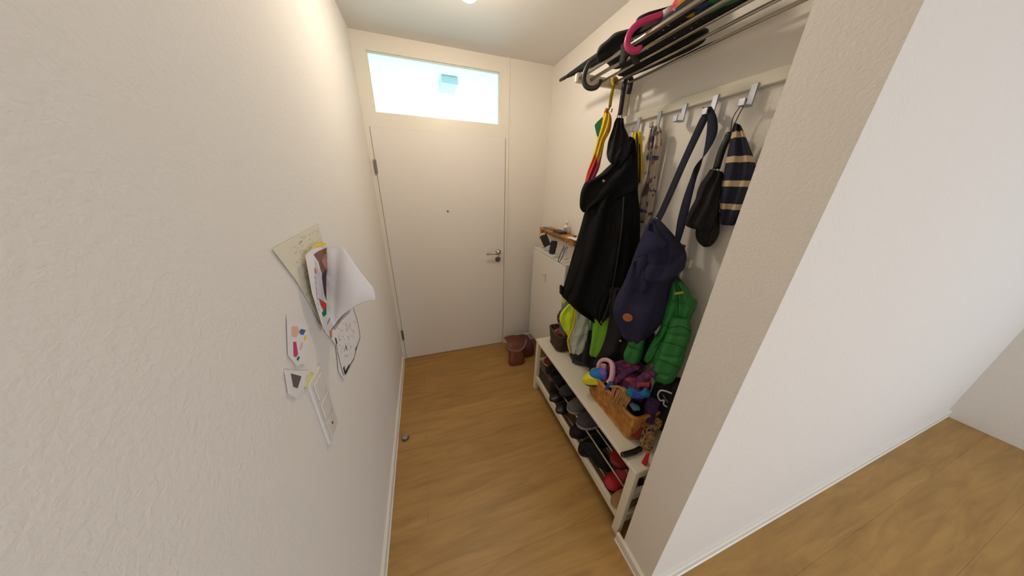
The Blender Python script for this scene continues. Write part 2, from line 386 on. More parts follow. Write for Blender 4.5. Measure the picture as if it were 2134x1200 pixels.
pg = G(); pg.lathe((0.532, D+.002, 1.423), [(0.008, 0), (0.008, 0.004), (0.005, 0.005), (0.001, 0.0045)], axis=(0, -1, 0)); pg.build('peephole', M_steel_d, dr, smooth=False)
wn = root('window_1', (gx0, D, gz0), 'clear fanlight window above the front door', 'window'); wn['kind'] = 'structure'; del wn['category']
G().box((gx0, D+0.035, gz0), (gx1, D+0.041, gz1)).build('pane', M_glass, wn)
g = G(); e = 0.006
g.box((gx0, D+0.02, gz0), (gx0+e, D+0.034, gz1)); g.box((gx1-e, D+0.02, gz0), (gx1, D+0.034, gz1))
g.box((gx0+e, D+0.02, gz0), (gx1-e, D+0.034, gz0+e)); g.box((gx0+e, D+0.02, gz1-e), (gx1-e, D+0.034, gz1))
g.build('glazing_bead', M_trim, wn)
# stairwell beyond
M_stair = mat('stairwell paint', rgb(238, 238, 236), 0.9)
g = G(); g.box((-1.6, D+0.12, -0.08), (2.8, 5.3, 0)); struct(g, 'floor_stairwell', M_stair)
g = G(); g.box((-1.6, D+0.12, 2.6), (2.8, 5.3, 2.7)); struct(g, 'ceiling_stairwell', M_stair)
g = G(); g.box((-1.7, D+0.12, 0), (-1.6, 5.3, 2.6)); struct(g, 'wall_stairwell_left', M_stair)
g = G(); g.box((2.8, D+0.12, 0), (2.9, 5.3, 2.6)); struct(g, 'wall_stairwell_right', M_stair)
g = G(); g.box((-1.6, 5.2, 0), (2.8, 5.3, 2.6)); struct(g, 'wall_stairwell_back', M_stair)
c = AZ(934, 182, 2.55)
g = G(); g.box((c.x-.08, c.y-.16, 2.535), (c.x+.08, c.y+.16, 2.599))
lt = g.build('stairwell_lamp', mat('grey lamp housing', rgb(206, 210, 214), 0.5), bevel=0.008)
tag(lt, 'small grey box lamp on the stairwell ceiling seen through the fanlight', 'lamp')
# ceiling lamp just above the picture
LP = Vector((0.607, 1.46, 2.415))
ln = root('ceiling_lamp', (LP.x, LP.y, H), 'small round ceiling lamp with a warm glass globe near the front door', 'lamp')
G().lathe((LP.x, LP.y, LP.z), [(.012, .052), (.058, .044), (.078, .018), (.080, .018), (.060, .047), (.012, .056)], n=36).build('added_shade', M_steel, ln, smooth=True)  # unseen shade added above the globe to keep direct light off the ceiling
G().lathe((LP.x, LP.y, H), [(0.045, 0), (0.045, -0.018), (0.040, -0.022), (0.012, -0.024), (0.012, -0.055), (0.02, -0.06), (0.02, -0.072), (0.001, -0.072)], axis=(0, 0, 1)).build('canopy', M_steel, ln, smooth=True)
R_ = 0.046
G().lathe((LP.x, LP.y, LP.z), [(R_*math.sin(PI*i/14), -R_*math.cos(PI*i/14)) for i in range(15)]).build('globe', M_bulb, ln, smooth=True)

#@@OBJECTS
# ------------------------------------------------------------------ bench
bn = root('shoe_bench', ((XB+W)/2, 1.04, 0), 'long white wooden shoe bench with steel rods under its seat', 'bench')
by0, by1 = 0.498, 1.583; bx0, bx1 = XB, W - 0.004; bt = 0.495
G().box((bx0-.004, by0-.002, bt-.022), (bx1, by1+.002, bt)).build('seat', M_white, bn, bevel=.004)
lw = 0.038
for nm, ya, yb_ in (('near', by0, by0+lw), ('far', by1-lw, by1)):
    for xa in (bx0, bx1-0.03):
        G().box((xa, ya, 0), (xa+.03, yb_, bt-.0225)).build('leg', M_white, bn, bevel=.004)
    g = G(); g.box((bx0+.0305, ya+.008, .085), (bx1-.0305, yb_-.008, .137)); g.box((bx0+.0305, ya+.008, .262), (bx1-.0305, yb_-.008, .30)); g.box((bx0+.0305, ya+.008, bt-.07), (bx1-.0305, yb_-.008, bt-.023))
    g.build('end_rail', M_white, bn, bevel=.002)
G().box((bx0+.004, by0+lw, .088), (bx0+.024, by1-lw, .139)).build('front_rail', M_white, bn, bevel=.003)
G().box((bx1-.024, by0+lw, .088), (bx1-.004, by1-lw, .139)).build('back_rail', M_white, bn, bevel=.003)
for z, xs in ((.283, (.035, .10, .165, .23, .29)), (.128, (.06, .12, .18, .24))):
    for dx in xs:
        G().tube([(bx0+dx, by0+lw*.6, z), (bx0+dx, by1-lw*.6, z)], .0058, 12).build('rod', M_steel, bn, smooth=True)
# ------------------------------------------------------------------ wall cabinet
cb = root('shoe_cabinet', ((1.306+W)/2, 1.9, 0.17), 'shallow white wall hung shoe cabinet in the corner by the door', 'cabinet')
cx0, cy0, cy1, cz0, cz1 = 1.306, 1.592, 2.205, 0.165, 1.098
G().box((cx0+.018, cy0+.004, cz0+.006), (W-.003, cy1-.004, cz1-.012)).build('body', M_cab, cb, bevel=.006)
G().box((cx0+.006, cy0, cz1-.0115), (W-.003, cy1, cz1)).build('cabinet_top', M_cab, cb, bevel=.004)
fd = G().box((cx0, cy0, cz0), (cx0+.0175, cy1, cz1-.014)).build('flap_door', M_cab, cb, bevel=.004)
hc = AX(1136, 576, cx0)
k = G(); k.box((cx0-.013, hc.y-.012, hc.z-.052), (cx0-.001, hc.y+.012, hc.z+.03)); k.box((cx0-.022, hc.y-.012, hc.z+.012), (cx0-.0135, hc.y+.012, hc.z+.03))
kk = k.build('handle', M_cab, fd, bevel=.003)
G().lathe((cx0-.0222, hc.y, hc.z+.021), [(.0001, 0), (.003, 0), (.003, .0012), (.0001, .0012)], axis=(-1, 0, 0)).build('screw', M_steel_d, cb)
# ------------------------------------------------------------------ key shelf on the wall above the cabinet
ks = root('key_shelf', (W-.05, 1.83, 1.28), 'small oiled oak key shelf with hanging key rings above the cabinet', 'shelf')
kx = 1.318; ky0, ky1 = 1.545, 2.12; kz = 1.300
G().box((kx, ky0, kz-.018), (W-.003, ky1, kz)).build('shelf_board', M_wood, ks, bevel=.003)
G().box((kx+.004, ky0+.0005, kz-.052), (kx+.022, ky0+.07, kz-.0185)).build('bracket', M_wood, ks, bevel=.002)
G().box((kx+.004, ky1-.03, kz-.052), (kx+.022, ky1-.0005, kz-.0185)).build('bracket', M_wood, ks, bevel=.002)
G().box((kx+.024, ky0, kz-.05), (kx+.034, ky1, kz-.0185)).build('back_board', M_wood, ks, bevel=.002)
hy = [ky0+.10+i*.075 for i in range(6)]
for y in hy:
    g = G(); g.tube(hook_pts((kx+.012, y, kz-.034), .009, PI, 2.1*PI, (1, 0, 0), (0, 0, 1), 8)+[Vector((kx+.021, y, kz-.026))], .0016, 6); g.build('key_hook', M_steel_d, ks, smooth=True)
def keyring(A, m_tag, shape, label, ang=0, s=1.0):
    A = Vector(A); t = root('key_ring', A, label, 'keys', 'keys hanging from the oak key shelf')
    g = G(); g.tube([A + Vector((0, math.cos(a)*.012, -.012+math.sin(a)*.012)) for a in [2*PI*i/16 for i in range(16)]], .0012, 6, closed=True); g.build('split_ring', M_steel, t, smooth=True)
    ca, sa = math.cos(ang), math.sin(ang)
    lt_ = Vector((-.72, .69, 0))
    def P(y, z): return A + Vector((-.004, 0, -.024 + (y*sa + z*ca)*s)) + lt_*((y*ca - z*sa)*s)
    if shape == 'card':
        g = G(); g.prism([P(-.026, 0), P(.026, 0), P(.028, -.006), P(.027, -.085), P(-.027, -.085), P(-.028, -.006)], (-.006, 0, 0)); g.build('leather_fob', m_tag, t, bevel=.002)
    elif shape == 'case':
        g = G(); g.prism([P(-.017, 0), P(.017, 0), P(.021, -.02), P(.02, -.098), P(.012, -.108), P(-.012, -.108), P(-.02, -.098), P(-.021, -.02)], (-.018, 0, 0)); g.build('key_case', m_tag, t, bevel=.004)
    elif shape == 'loop':
        g = G(); pts = [P(.004*math.sin(PI*i/10)+.0035*(1 if i else 1), -.01-.11*i/10) for i in range(11)]
        pts2 = [P(-.008-.004*math.sin(PI*i/10), -.01-.11*i/10) for i in range(10, -1, -1)]
        g.tube(pts+pts2, .0032, 8); g.build('wrist_loop', m_tag, t, smooth=True)
    elif shape == 'round':
        g = G(); g.lathe(P(0, -.02), [(.0001, 0), (.019, 0), (.02, .003), (.0001, .004)], axis=(-1, 0, 0), n=20); g.build('round_tag', m_tag, t, bevel=.001)
    g = G()
    for q, (dy, ln_) in enumerate(((.010, .045), (-.012, .04))):
        a0 = P(dy, -.002); g.obox(a0+Vector((.004, 0, -.008)), (.0012, 0, 0), (0, .008, 0), (0, 0, .009)); g.obox(a0+Vector((.004, .001, -.008-ln_*.5)), (.001, 0, 0), (0, .003, 0), (0, 0, ln_*.5))
    tag(g.build('key', M_steel, t, bevel=.0005), None)
    return t
yb = lambda u, v: AX(u, v, kx+.012)
M_blkl = mat('black pebbled leather', rgb(30, 28, 29), 0.6, bump=(200, .3, .002))
M_fobw = mat('white and yellow fob', rgb(226, 222, 200), 0.5, vary=(60, rgb(214, 196, 40), .48, .52))
p = yb(1130, 480); keyring((kx-.002, p.y, kz-.035), M_fobw, 'round', 'round white and yellow fob at the far end of the key shelf', .1, 1.1)
p = yb(1138, 482); keyring((kx-.008, p.y, kz-.03), M_blkl, 'card', 'broad black leather fob swinging askew below the key shelf', -.5, 1.2)
p = yb(1164, 489); keyring((kx-.008, p.y, kz-.034), M_blkl, 'case', 'narrow black key case hanging below the middle of the key shelf', .1, 1.02)
p = yb(1185, 497); keyring((kx-.008, p.y, kz-.04), M_teal, 'loop', 'keys on a teal wrist loop hanging beside the black coat', .28, 1.1)
# things on the key shelf
def slab(name, c, hx, hy_, hz_, rot, m, label, cat, bevel=.003, dz=0):
    c = Vector(c); ca, sa = math.cos(rot), math.sin(rot); g = G(); g.obox(c + Vector((0, 0, hz_+dz)), (hx*ca, hx*sa, 0), (-hy_*sa, hy_*ca, 0), (0, 0, hz_))
    return tag(g.build(name, m, bevel=bevel), label, cat)
p = AZ(1147, 470, kz); slab('phone', (1.345, 1.985, kz), .018, .07, .005, .1, mat('grey phone shell', rgb(96, 94, 100), .3), 'flat grey slab lying at the far end of the oak key shelf', 'phone')
M_wal = mat('dark grey wallet leather', rgb(66, 58, 54), .55)
wl = root('wallet', (1.335, 1.80, kz), 'dark grey folded wallet on the key shelf', 'wallet')
G().box((1.308, 1.735, kz+.0005), (1.375, 1.85, kz+.008)).build('lower_cover', M_wal, wl, bevel=.002)
G().box((1.310, 1.737, kz+.0085), (1.373, 1.848, kz+.0135)).build('inner_leaf', M_greysh, wl, bevel=.001)
G().box((1.308, 1.735, kz+.014), (1.375, 1.85, kz+.02)).build('upper_cover', M_wal, wl, bevel=.002)
bt_ = root('lotion_bottle', (1.385, 1.77, kz), 'small white pump bottle standing on the key shelf', 'bottle')
bc = AX(1181, 470, 1.385); bY = bc.y
bt_.location = (1.385, bY, kz)
M_bott = mat('translucent white plastic', rgb(226, 216, 196), .3)
G().lathe((1.385, bY, kz), [(.0001, .0005), (.019, .0005), (.021, .004), (.021, .052), (.017, .062), (.009, .068), (.009, .072), (.0001, .072)]).build('bottle_body', M_bott, bt_, smooth=True)
G().lathe((1.385, bY, kz), [(.0001, .0722), (.011, .0722), (.011, .09), (.008, .096), (.0001, .097)]).build('cap', M_cab, bt_, smooth=True)
G().rings([[(1.385+.0213*math.cos(a), bY+.0213*math.sin(a), kz+z) for a in [PI*.8+PI*.75*i/10 for i in range(11)]] for z in (.014, .046)], caps=False).build('bottle_label', mat('pale printed label', rgb(190, 190, 186), .6, vary=(90, rgb(120, 126, 140), .5, .55)), bt_)
sh = G().grid([[(1.300+.11*j/4, 1.50+.12*i/4, kz+.002+.004*math.sin(i+j*1.3)**2) for j in range(5)] for i in range(5)])
tag(sh.build('note_paper', M_pap, smooth=True, solid=.0006), 'loose white slip of paper overhanging the near end of the key shelf', 'paper')
lt2 = G(); lt2.lathe((1.36, 1.60, kz+.011), [(.0001, -.004), (.012, -.003), (.0145, 0), (.012, .003), (.0001, .004)], n=14)
tag(lt2.build('bottle_cap', M_plast, bevel=.001), 'small black cap lying on the paper slip on the key shelf', 'cap')
# things on the cabinet top
for i, (u_, v_, lab) in enumerate(((1134, 508, 'small pale ring dish far end of the cabinet top'), (1166, 528, 'small pale glass tealight on the middle of the cabinet top'), (1181, 538, 'small pale glass tealight nearest the coat on the cabinet top'))):
    c_ = AZ(u_, v_, cz1+.004); g = G(); g.lathe((min(c_.x, 1.39), min(c_.y, 2.16), cz1), [(.0001, .0005), (.017, .0005), (.022, .012), (.019, .012), (.015, .004), (.0001, .004)], n=20)
    tag(g.build('small_dish', M_bott, smooth=True), lab, 'dish')
# ------------------------------------------------------------------ hat rack
rk = root('hat_rack', (W-.16, .965, 2.08), 'white wooden hat rack with five steel rods under the ceiling', 'rack')
ry0, ry1 = .575, 1.365; rx0 = XB
for ya in (ry0, ry1-.019):
    g = G(); g.prism([(rx0, ya, 2.118), (rx0, ya, 2.156), (W-.003, ya, 2.156), (W-.003, ya, 1.985), (W-.035, ya, 1.985), (W-.045, ya, 2.118)], (0, .019, 0))
    g.build('end_bracket', M_white, rk, bevel=.003)
for x in (1.121, 1.183, 1.247, 1.313, 1.378):
    g = G(); g.tube([(x, ry0+.012, 2.136), (x, ry1-.012, 2.136)], .0075 if x < 1.2 else .006, 14); g.build('rod', M_steel, rk, smooth=True)
G().box((rx0-.0035, ry1-.017, 2.121), (rx0-.0002, ry1-.002, 2.153)).build('screw_cover', M_cab, rk, bevel=.001)
# ------------------------------------------------------------------ hook rails
def hook_rail(z, ya, yb2, ys, label, zh=.04):
    t = root('hook_rail', (W-.01, (ya+yb2)/2, z), label, 'hook rail', 'white hook rails on the right wall')
    G().box((W-.022, ya, z), (W-.003, yb2, z+zh)).build('rail_board', M_white, t, bevel=.003)
    for y in ys:
        g = G(); g.box((W-.029, y-.010, z-.048), (W-.0235, y+.010, z+.012))
        g.box((W-.060, y-.010, z-.0535), (W-.0235, y+.010, z-.0485)); g.box((W-.066, y-.010, z-.0535), (W-.0605, y+.010, z-.032))
        h = g.build('coat_hook', M_hookm, t, bevel=.0012); tag(h, 'square bent aluminium hook')
    return t
hys = [1.34, 1.215, 1.09, .965, .84, .715, .60]
hook_rail(1.962, .575, 1.365, hys, 'upper white hook rail holding the coat, scarf and bag strap')
hook_rail(1.325, .755, 1.545, [1.47, 1.345, 1.22, 1.095, .97, .845, .79], 'lower white hook rail mostly hidden behind the jackets and bag')
# ------------------------------------------------------------------ things on the hat rack
RZ = 2.146
def umbrella_hook(g, top, drop, r, axr, rad, n=10):
    pass
# long black umbrella lying towards the back wall
A = (1.17, 1.45, 2.18)
um = root('long_umbrella', (1.17, 1.40, RZ), 'long closed black umbrella lying on the hat rack, tip sticking out towards the door', 'umbrella', 'umbrellas lying on the hat rack')
tip = Vector((1.175, 1.665, 2.223)); bse = Vector((1.245, .80, 2.205)); d_ = (bse-tip)
pts = [tip + d_*t for t in (0, .015, .06, .075)]
G().tube(pts, [.0075, .008, .009, .006], 12).build('ferrule', M_plast, um, smooth=True)
g = G(); rg = []
for i in range(30):
    t = i/29; c_ = tip + d_*(.07+.82*t); R0 = .008+.034*min(1, t*1.25)**.8*(1-.25*max(0, t-.8)/.2)
    ax = Vector((0, 0, 1)); ay = d_.normalized().cross(ax).normalized()
    rg.append([c_ + (ax*math.sin(a)*.7 + ay*math.cos(a))*R0*(1+.16*math.sin(8*a+6*t)) for a in [2*PI*k/32 for k in range(32)]])
g.rings(rg); g.build('canopy', M_blk2, um, smooth=True)
# umbrella with a dark hooked handle hanging over the front end of the rack
u2 = root('hook_handle_umbrella', (1.09, 1.2, RZ), 'black umbrella with a big dark crook handle curling over the front rod', 'umbrella', 'umbrellas lying on the hat rack')
hp = [(1247, 121), (1238, 123), (1229, 131), (1222, 143), (1217.5, 157), (1217, 170), (1222, 180), (1232, 184), (1243, 181), (1249, 173), (1250, 167)]
A2 = (1.10, 1.215, 2.12)
G().tube(spl([AD(u_, v_, A2) for u_, v_ in hp], 40), .0105, 14).build('crook_handle', M_rubber, u2, smooth=True)
cloth('canopy', [(1243, 112, 1246, 150, .5), (1250, 99, 1252, 148, .9), (1266, 86, 1275, 141, 1), (1281, 73, 1295, 132, 1), (1300, 69, 1317, 121, 1), (1318, 63, 1336, 108, 1), (1327, 42, 1352, 97, 1), (1346, 33, 1374, 82, 1), (1376, 27, 1402, 60, .9), (1408, 15, 1428, 40, .6)],
      (1.17, 1.12, 2.19), .045, M_blk2, u2, fold=(.012, 2, .5, 1), clampx=1.29, sub=1, steps=34, zmin=RZ, wr=.012, power=.6)
g = G(); tp = spl([AX(1301, 92, 1.10), AX(1299, 112, 1.098), AX(1297, 132, 1.098), Vector((1.13, 1.02, 2.122)), Vector((1.19, 1.06, 2.124)), Vector((1.24, 1.10, 2.126))], 24); strip(g, tp, [Vector((0, .016, 0))]*24)
g.build('tie_strap', M_blk2, u2, smooth=True, solid=.002)
# black padded fabric under it, polka dots, lying along the rods
M_dots = mat('black fabric with small white dots', rgb(22, 20, 24), .8)
nt = M_dots.node_tree; tc = nt.nodes.new('ShaderNodeTexCoord'); vo = nt.nodes.new('ShaderNodeTexVoronoi'); vo.inputs['Scale'].default_value = 48
nt.links.new(tc.outputs['Object'], vo.inputs['Vector']); rp = nt.nodes.new('ShaderNodeValToRGB'); rp.color_ramp.elements[0].position = .14; rp.color_ramp.elements[1].position = .17
rp.color_ramp.elements[0].color = rgb(190, 190, 196); rp.color_ramp.elements[1].color = rgb(22, 20, 24); nt.links.new(vo.outputs['Distance'], rp.inputs['Fac']); nt.links.new(rp.outputs['Color'], nt.nodes['Principled BSDF'].inputs['Base Color'])
def pile(name, pts, m, label, cat, z0, hgt, wr=.006, parent=None, seed=0, group=None):
    """soft flat-bottomed bundle over a plan outline"""
    cx_ = sum(p[0] for p in pts)/len(pts); cy_ = sum(p[1] for p in pts)/len(pts); n = len(pts)
    out = [Vector(cr([tuple(q) for q in pts+[pts[0]]], i/48)) for i in range(48)]
    g = G(); rg = []
    for (s_, h_) in ((.0, 0), (.55, 0), (.9, 0), (1, .12), (1.03, .4), (1, .7), (.9, .9), (.7, 1.0), (.4, 1.05), (.15, 1.0)):
        ring = []
        for p in out:
            q = Vector((cx_ + (p.x-cx_)*max(s_, .02), cy_ + (p.y-cy_)*max(s_, .02), z0 + hgt*h_))
            nn = noise.noise(q*14 + Vector((seed, 0, 0)))
            if h_ > .1: q.z += nn*hgt*.45; q += Vector((q.x-cx_, q.y-cy_, 0))*nn*.25
            ring.append(q)
        rg.append(ring)
    g.rings(rg)
    o = g.build(name, m, parent, smooth=True, sub=1, zmin=z0)
    if label: tag(o, label, cat, group)
    return o
pile('dotted_bag', [(1.14, 1.18), (1.13, .95), (1.13, .70), (1.14, .60), (1.25, .60), (1.27, .8), (1.28, 1.0), (1.25, 1.22)], M_dots, 'black dotted fabric bundle spread along the front rods of the hat rack', 'bag', RZ, .022, seed=3)
pile('folded_bag', [(1.29, 1.30), (1.285, 1.1), (1.30, .93), (1.36, .90), (1.385, .98), (1.37, 1.2), (1.35, 1.3)], M_blk3, 'plain black folded cloth on the rear rods of the hat rack', 'cloth', RZ, .035, seed=8)
# pink-handled umbrella
u3 = root('pink_handle_umbrella', (1.12, .85, RZ), 'rainbow umbrella with a bright pink crook handle lying on the hat rack', 'umbrella', 'umbrellas lying on the hat rack')
A3 = (1.105, .93, 2.15)
hp = [(1381, 31), (1362, 37), (1345, 43), (1328, 52), (1316, 64), (1309, 78), (1307, 92), (1312, 102), (1322, 106), (1331, 103), (1332, 97)]
G().tube(spl([AD(u_, v_, A3) for u_, v_ in hp], 44), .0105, 14).build('crook_handle', M_pinkh, u3, smooth=True)
p0 = AD(1381, 31, A3); p1 = AD(1400, 22, A3)
G().tube([p0, (p0+p1)/2, p1], [.011, .0125, .013], 14).build('collar', M_clearp, u3, smooth=True)
M_canr = [mat('pink canopy nylon', rgb(196, 44, 84), .6), mat('orange canopy nylon', rgb(222, 88, 30), .6), mat('amber canopy nylon', rgb(206, 140, 20), .6), mat('blue canopy nylon', rgb(44, 60, 108), .6), mat('green canopy nylon', rgb(30, 116, 62), .6), mat('magenta canopy nylon', rgb(172, 34, 84), .6), mat('yellow canopy nylon', rgb(226, 190, 24), .6), mat('red canopy nylon', rgb(206, 44, 30), .6)]
g = G(); q0 = AD(1401, 22, A3); q1 = AD(1560, -62, (1.20, .70, 2.2)); rg = []
for i in range(26):
    t = i/25; c_ = q0.lerp(q1, t); R0 = .012+.034*min(1, t*2)**.7; ax = Vector((0, 0, 1)); dd = (q1-q0).normalized(); ay = dd.cross(ax).normalized(); az = ay.cross(dd)
    rg.append([c_ + (az*math.sin(a) + ay*math.cos(a))*R0*(1+.13*math.sin(8*a+5*t)) for a in [2*PI*k/32 for k in range(32)]])
g.rings(rg)
mi = []
for i in range(25):
    for k_ in range(32):
        e_ = i + (k_ % 8)*.35; mi.append(0 if e_ < 4.5 else (1 if e_ < 6 else (2 if e_ < 10 else (3 if e_ < 17 else 4))))
g.mi = mi + [0]*(len(g.f)-len(mi)); g.build('canopy', M_canr, u3, smooth=True)
# ------------------------------------------------------------------ umbrellas hanging from the rods
u4 = root('rainbow_umbrella', (1.30, 1.335, 2.0), 'closed rainbow coloured child umbrella hanging from the hat rack by a yellow handle', 'umbrella', 'umbrellas hanging below the hat rack')
A4 = (1.30, 1.33, 2.0)
hk = [AD(1271, 222, A4), AD(1274, 200, A4), AD(1278, 180, A4), Vector((1.300, 1.335, 2.140)), Vector((1.306, 1.335, 2.153)), Vector((1.316, 1.335, 2.155)), Vector((1.326, 1.335, 2.148)), Vector((1.328, 1.333, 2.13))]
G().tube(spl(hk, 40), .0078, 12).build('crook_handle', M_ybr, u4, smooth=True)
G().tube([AD(1264.5, 238, A4), AD(1271.5, 221, A4)], .0045, 10).build('shaft', M_steel, u4, smooth=True)
g = G(); g.tube([AD(1262, 234, A4), AD(1265, 226, A4)], .0085, 10); g.tube([AD(1274, 234, A4), AD(1276, 226, A4)], .0032, 8); g.build('runner', M_ybr, u4, smooth=True)
A4b = (1.29, 1.34, 1.85)
o = cloth('canopy', [(1260, 230, 1268, 231, .4), (1257, 242, 1274, 244, .8), (1252, 258, 1274, 262, 1), (1248, 275, 1270, 277, 1), (1244, 292, 1261, 294, .9), (1240, 310, 1257, 312, .9), (1234, 328, 1253, 332, 1), (1228, 345, 1249, 350, 1), (1223, 362, 1242, 366, .9), (1219, 380, 1233, 384, .7), (1218, 398, 1226, 400, .3)],
          A4b, .022, M_canr, u4, fold=(.006, 2.5, .4, 2.5), steps=110, n=80, sub=0, wr=.003)
me = o.data
for p in me.polygons:
    i = p.index // 80; k_ = p.index % 80; s = i/109; lat = math.cos(2*PI*(k_+.5)/80)
    ra = s + .10*lat - .03*math.sin(lat*5)
    if s < .05: ci = 7
    elif s < .30 and lat > .62 - .5*max(0, s-.12): ci = 1
    elif ra < .60 + .05*math.sin(lat*4): ci = 6
    else: ci = 5 if lat > -.25 - (s-.8)*1.2 else (7 if lat > -.62 else 1)
    p.material_index = ci
g = G(); g.cur = 0
tri = [AD(1256, 244, A4b), AD(1244, 255, A4b), AD(1240, 262, A4b), AD(1246, 288, A4b), AD(1253, 268, A4b)]
nv_ = Vector((A4b[0]-CAM.x, A4b[1]-CAM.y, 0)).normalized()
g.prism([p - nv_*.012 for p in tri], nv_*.008); g.build('loose_panel', M_canr[4], u4, bevel=.002)
g = G(); tri = [AD(1242, 256, A4b), AD(1239, 262, A4b), AD(1244, 284, A4b), AD(1246, 284, A4b)]; g.prism([p - nv_*.006 for p in tri], nv_*.008); g.build('loose_panel', M_canr[3], u4, bevel=.002)
# black hanging umbrella
u5 = root('black_stick_umbrella', (1.33, 1.28, 2.0), 'closed black stick umbrella hanging by its crook handle in front of the coat hood', 'umbrella', 'umbrellas hanging below the hat rack')
A5 = (1.345, 1.285, 2.0)
hk = [AD(1292, 239, A5), AD(1297, 205, A5), AD(1301, 178, A5), Vector((1.355, 1.30, 2.145)), Vector((1.366, 1.302, 2.157)), Vector((1.379, 1.305, 2.158)), Vector((1.391, 1.308, 2.148)), Vector((1.393, 1.31, 2.12)), Vector((1.390, 1.31, 2.095))]
G().tube(spl(hk, 44), .0112, 14).build('crook_handle', mat('dark violet black rubber', rgb(36, 32, 42), .5), u5, smooth=True)
g = G()
for du in (-4, 0, 4): g.tube([AD(1290+du, 249, A5), AD(1291+du, 239, A5)], .0028, 8)
g.build('runner', M_steel, u5, smooth=True)
cloth('canopy', [(1284, 247, 1300, 246, .7), (1280, 256, 1300, 255, 1), (1277, 268, 1302, 266, 1), (1272, 282, 1308, 280, 1.1), (1267, 296, 1312, 294, 1.1), (1265, 310, 1313, 308, 1.1), (1264, 322, 1308, 326, 1), (1267, 333, 1298, 345, .9), (1274, 342, 1286, 352, .4)],
      (1.215, 1.10, 1.87), .026, M_blk2, u5, fold=(.010, 3.2, .3, 1.5), steps=44, n=56, sub=1, wr=.020, ncurve=14)
# ------------------------------------------------------------------ the black coat
AJ = Vector((1.235, 1.16, 1.45))
ct = root('black_coat', (1.30, 1.20, 1.40), 'long black hooded winter coat hanging from the upper hook rail', 'coat')
cloth('coat_body', [(1262, 372, 1328, 380, .9), (1232, 410, 1330, 410, 1.1), (1219, 440, 1333, 440, 1.15), (1208, 480, 1334, 472, 1.15), (1196, 520, 1333, 510, 1.1), (1185, 560, 1330, 550, 1.05), (1175, 595, 1316, 600, 1), (1170, 612, 1300, 632, 1), (1186, 630, 1288, 655, .9), (1222, 655, 1274, 668, .7), (1246, 671, 1260, 676, .4)],
      AJ, .075, M_blk, ct, fold=(.026, 2.6, .8, 1.0), steps=54, n=56, sub=1, wr=.016, power=.75)
cloth('hood_peak', [(1312, 284, 1321, 288, .4), (1300, 298, 1325, 298, .8), (1286, 318, 1326, 316, 1), (1274, 340, 1327, 336, 1), (1266, 362, 1328, 358, 1), (1262, 384, 1328, 380, .8)],
      (1.30, 1.215, 1.75), .035, M_blk, ct, fold=(.008, 2.2, 2.0, 1.6), steps=30, n=40, sub=1, wr=.010)
cloth('hood', [(1286, 330, 1322, 322, .15), (1268, 346, 1328, 336, .6), (1246, 366, 1329, 356, .9), (1222, 378, 1330, 374, .95), (1215, 388, 1330, 386, .9), (1210, 402, 1329, 394, .85), (1208, 420, 1322, 400, .7), (1209, 434, 1275, 418, .5), (1216, 443, 1240, 434, .3)],
      (1.215, 1.12, 1.65), .062, M_blk, ct, fold=(.016, 2.2, 2.0, 1.6), steps=40, n=48, sub=1, wr=.016)
cloth('sleeve', [(1238, 380, 1266, 384, .05), (1230, 405, 1266, 408, .4), (1222, 440, 1262, 440, 1), (1210, 490, 1250, 492, 1), (1197, 535, 1238, 540, 1), (1184, 580, 1226, 590, 1), (1174, 612, 1214, 626, .9), (1186, 628, 1204, 634, .6)],
      (1.165, 1.17, 1.30), .034, M_blk, ct, fold=(.007, 1.6, .5, 3), steps=34, n=36, sub=1, wr=.010)
cloth('front_panel', [(1272, 384, 1296, 384, .05), (1268, 410, 1304, 408, .25), (1265, 450, 1308, 450, .8), (1262, 510, 1314, 508, 1), (1256, 570, 1308, 570, 1), (1247, 620, 1292, 620, .9), (1243, 650, 1274, 652, .8), (1248, 670, 1257, 672, .3)],
      (1.203, 1.10, 1.25), .028, M_blk, ct, fold=(.010, 2, 2.5, 2), steps=34, n=36, sub=1, wr=.010)
nJ = (AJ-Vector((CAM.x, CAM.y, AJ.z))).normalized()
g = G(); AZp = AJ - nJ*.115
zp = [AD(u_, v_, AZp) for u_, v_ in ((1300, 410), (1296, 470), (1288, 530), (1278, 590), (1266, 640), (1255, 668))]
g.tube(spl(zp, 30), .005, 8, flat=(1, .5)); g.build('zip_placket', mat('black zip tape', rgb(48, 46, 48), .6), ct, smooth=True)
c_ = AD(1258, 377, AJ - nJ*.118); g = G(); g.lathe(c_, [(.0022, 0), (.0022, .003), (.004, .004), (.0058, .003), (.006, 0)], axis=-nJ, n=18); g.build('snap_button', M_steel, ct, smooth=True)
c_ = AD(1170, 604, AJ - nJ*.03); g = G(); g.obox(c_, (0.002, .016, 0), (.008, 0, 0), (0, .004, .026)); g.build('cuff_tab', M_blk, ct, bevel=.004)
g = G(); g.tube(spl([AD(u_, v_, AJ - nJ*.09) for u_, v_ in ((1256, 668), (1259, 662), (1266, 662), (1270, 657), (1268, 654), (1262, 660), (1260, 668))], 26), .0016, 6); g.build('drawcord', M_plast, ct, smooth=True)
c_ = AD(1252.5, 671, AJ - nJ*.1); g = G(); g.obox(c_, (.003, .002, 0), (0, .003, 0), (0, .002, .008)); g.build('zip_pull', M_steel, ct, bevel=.001)
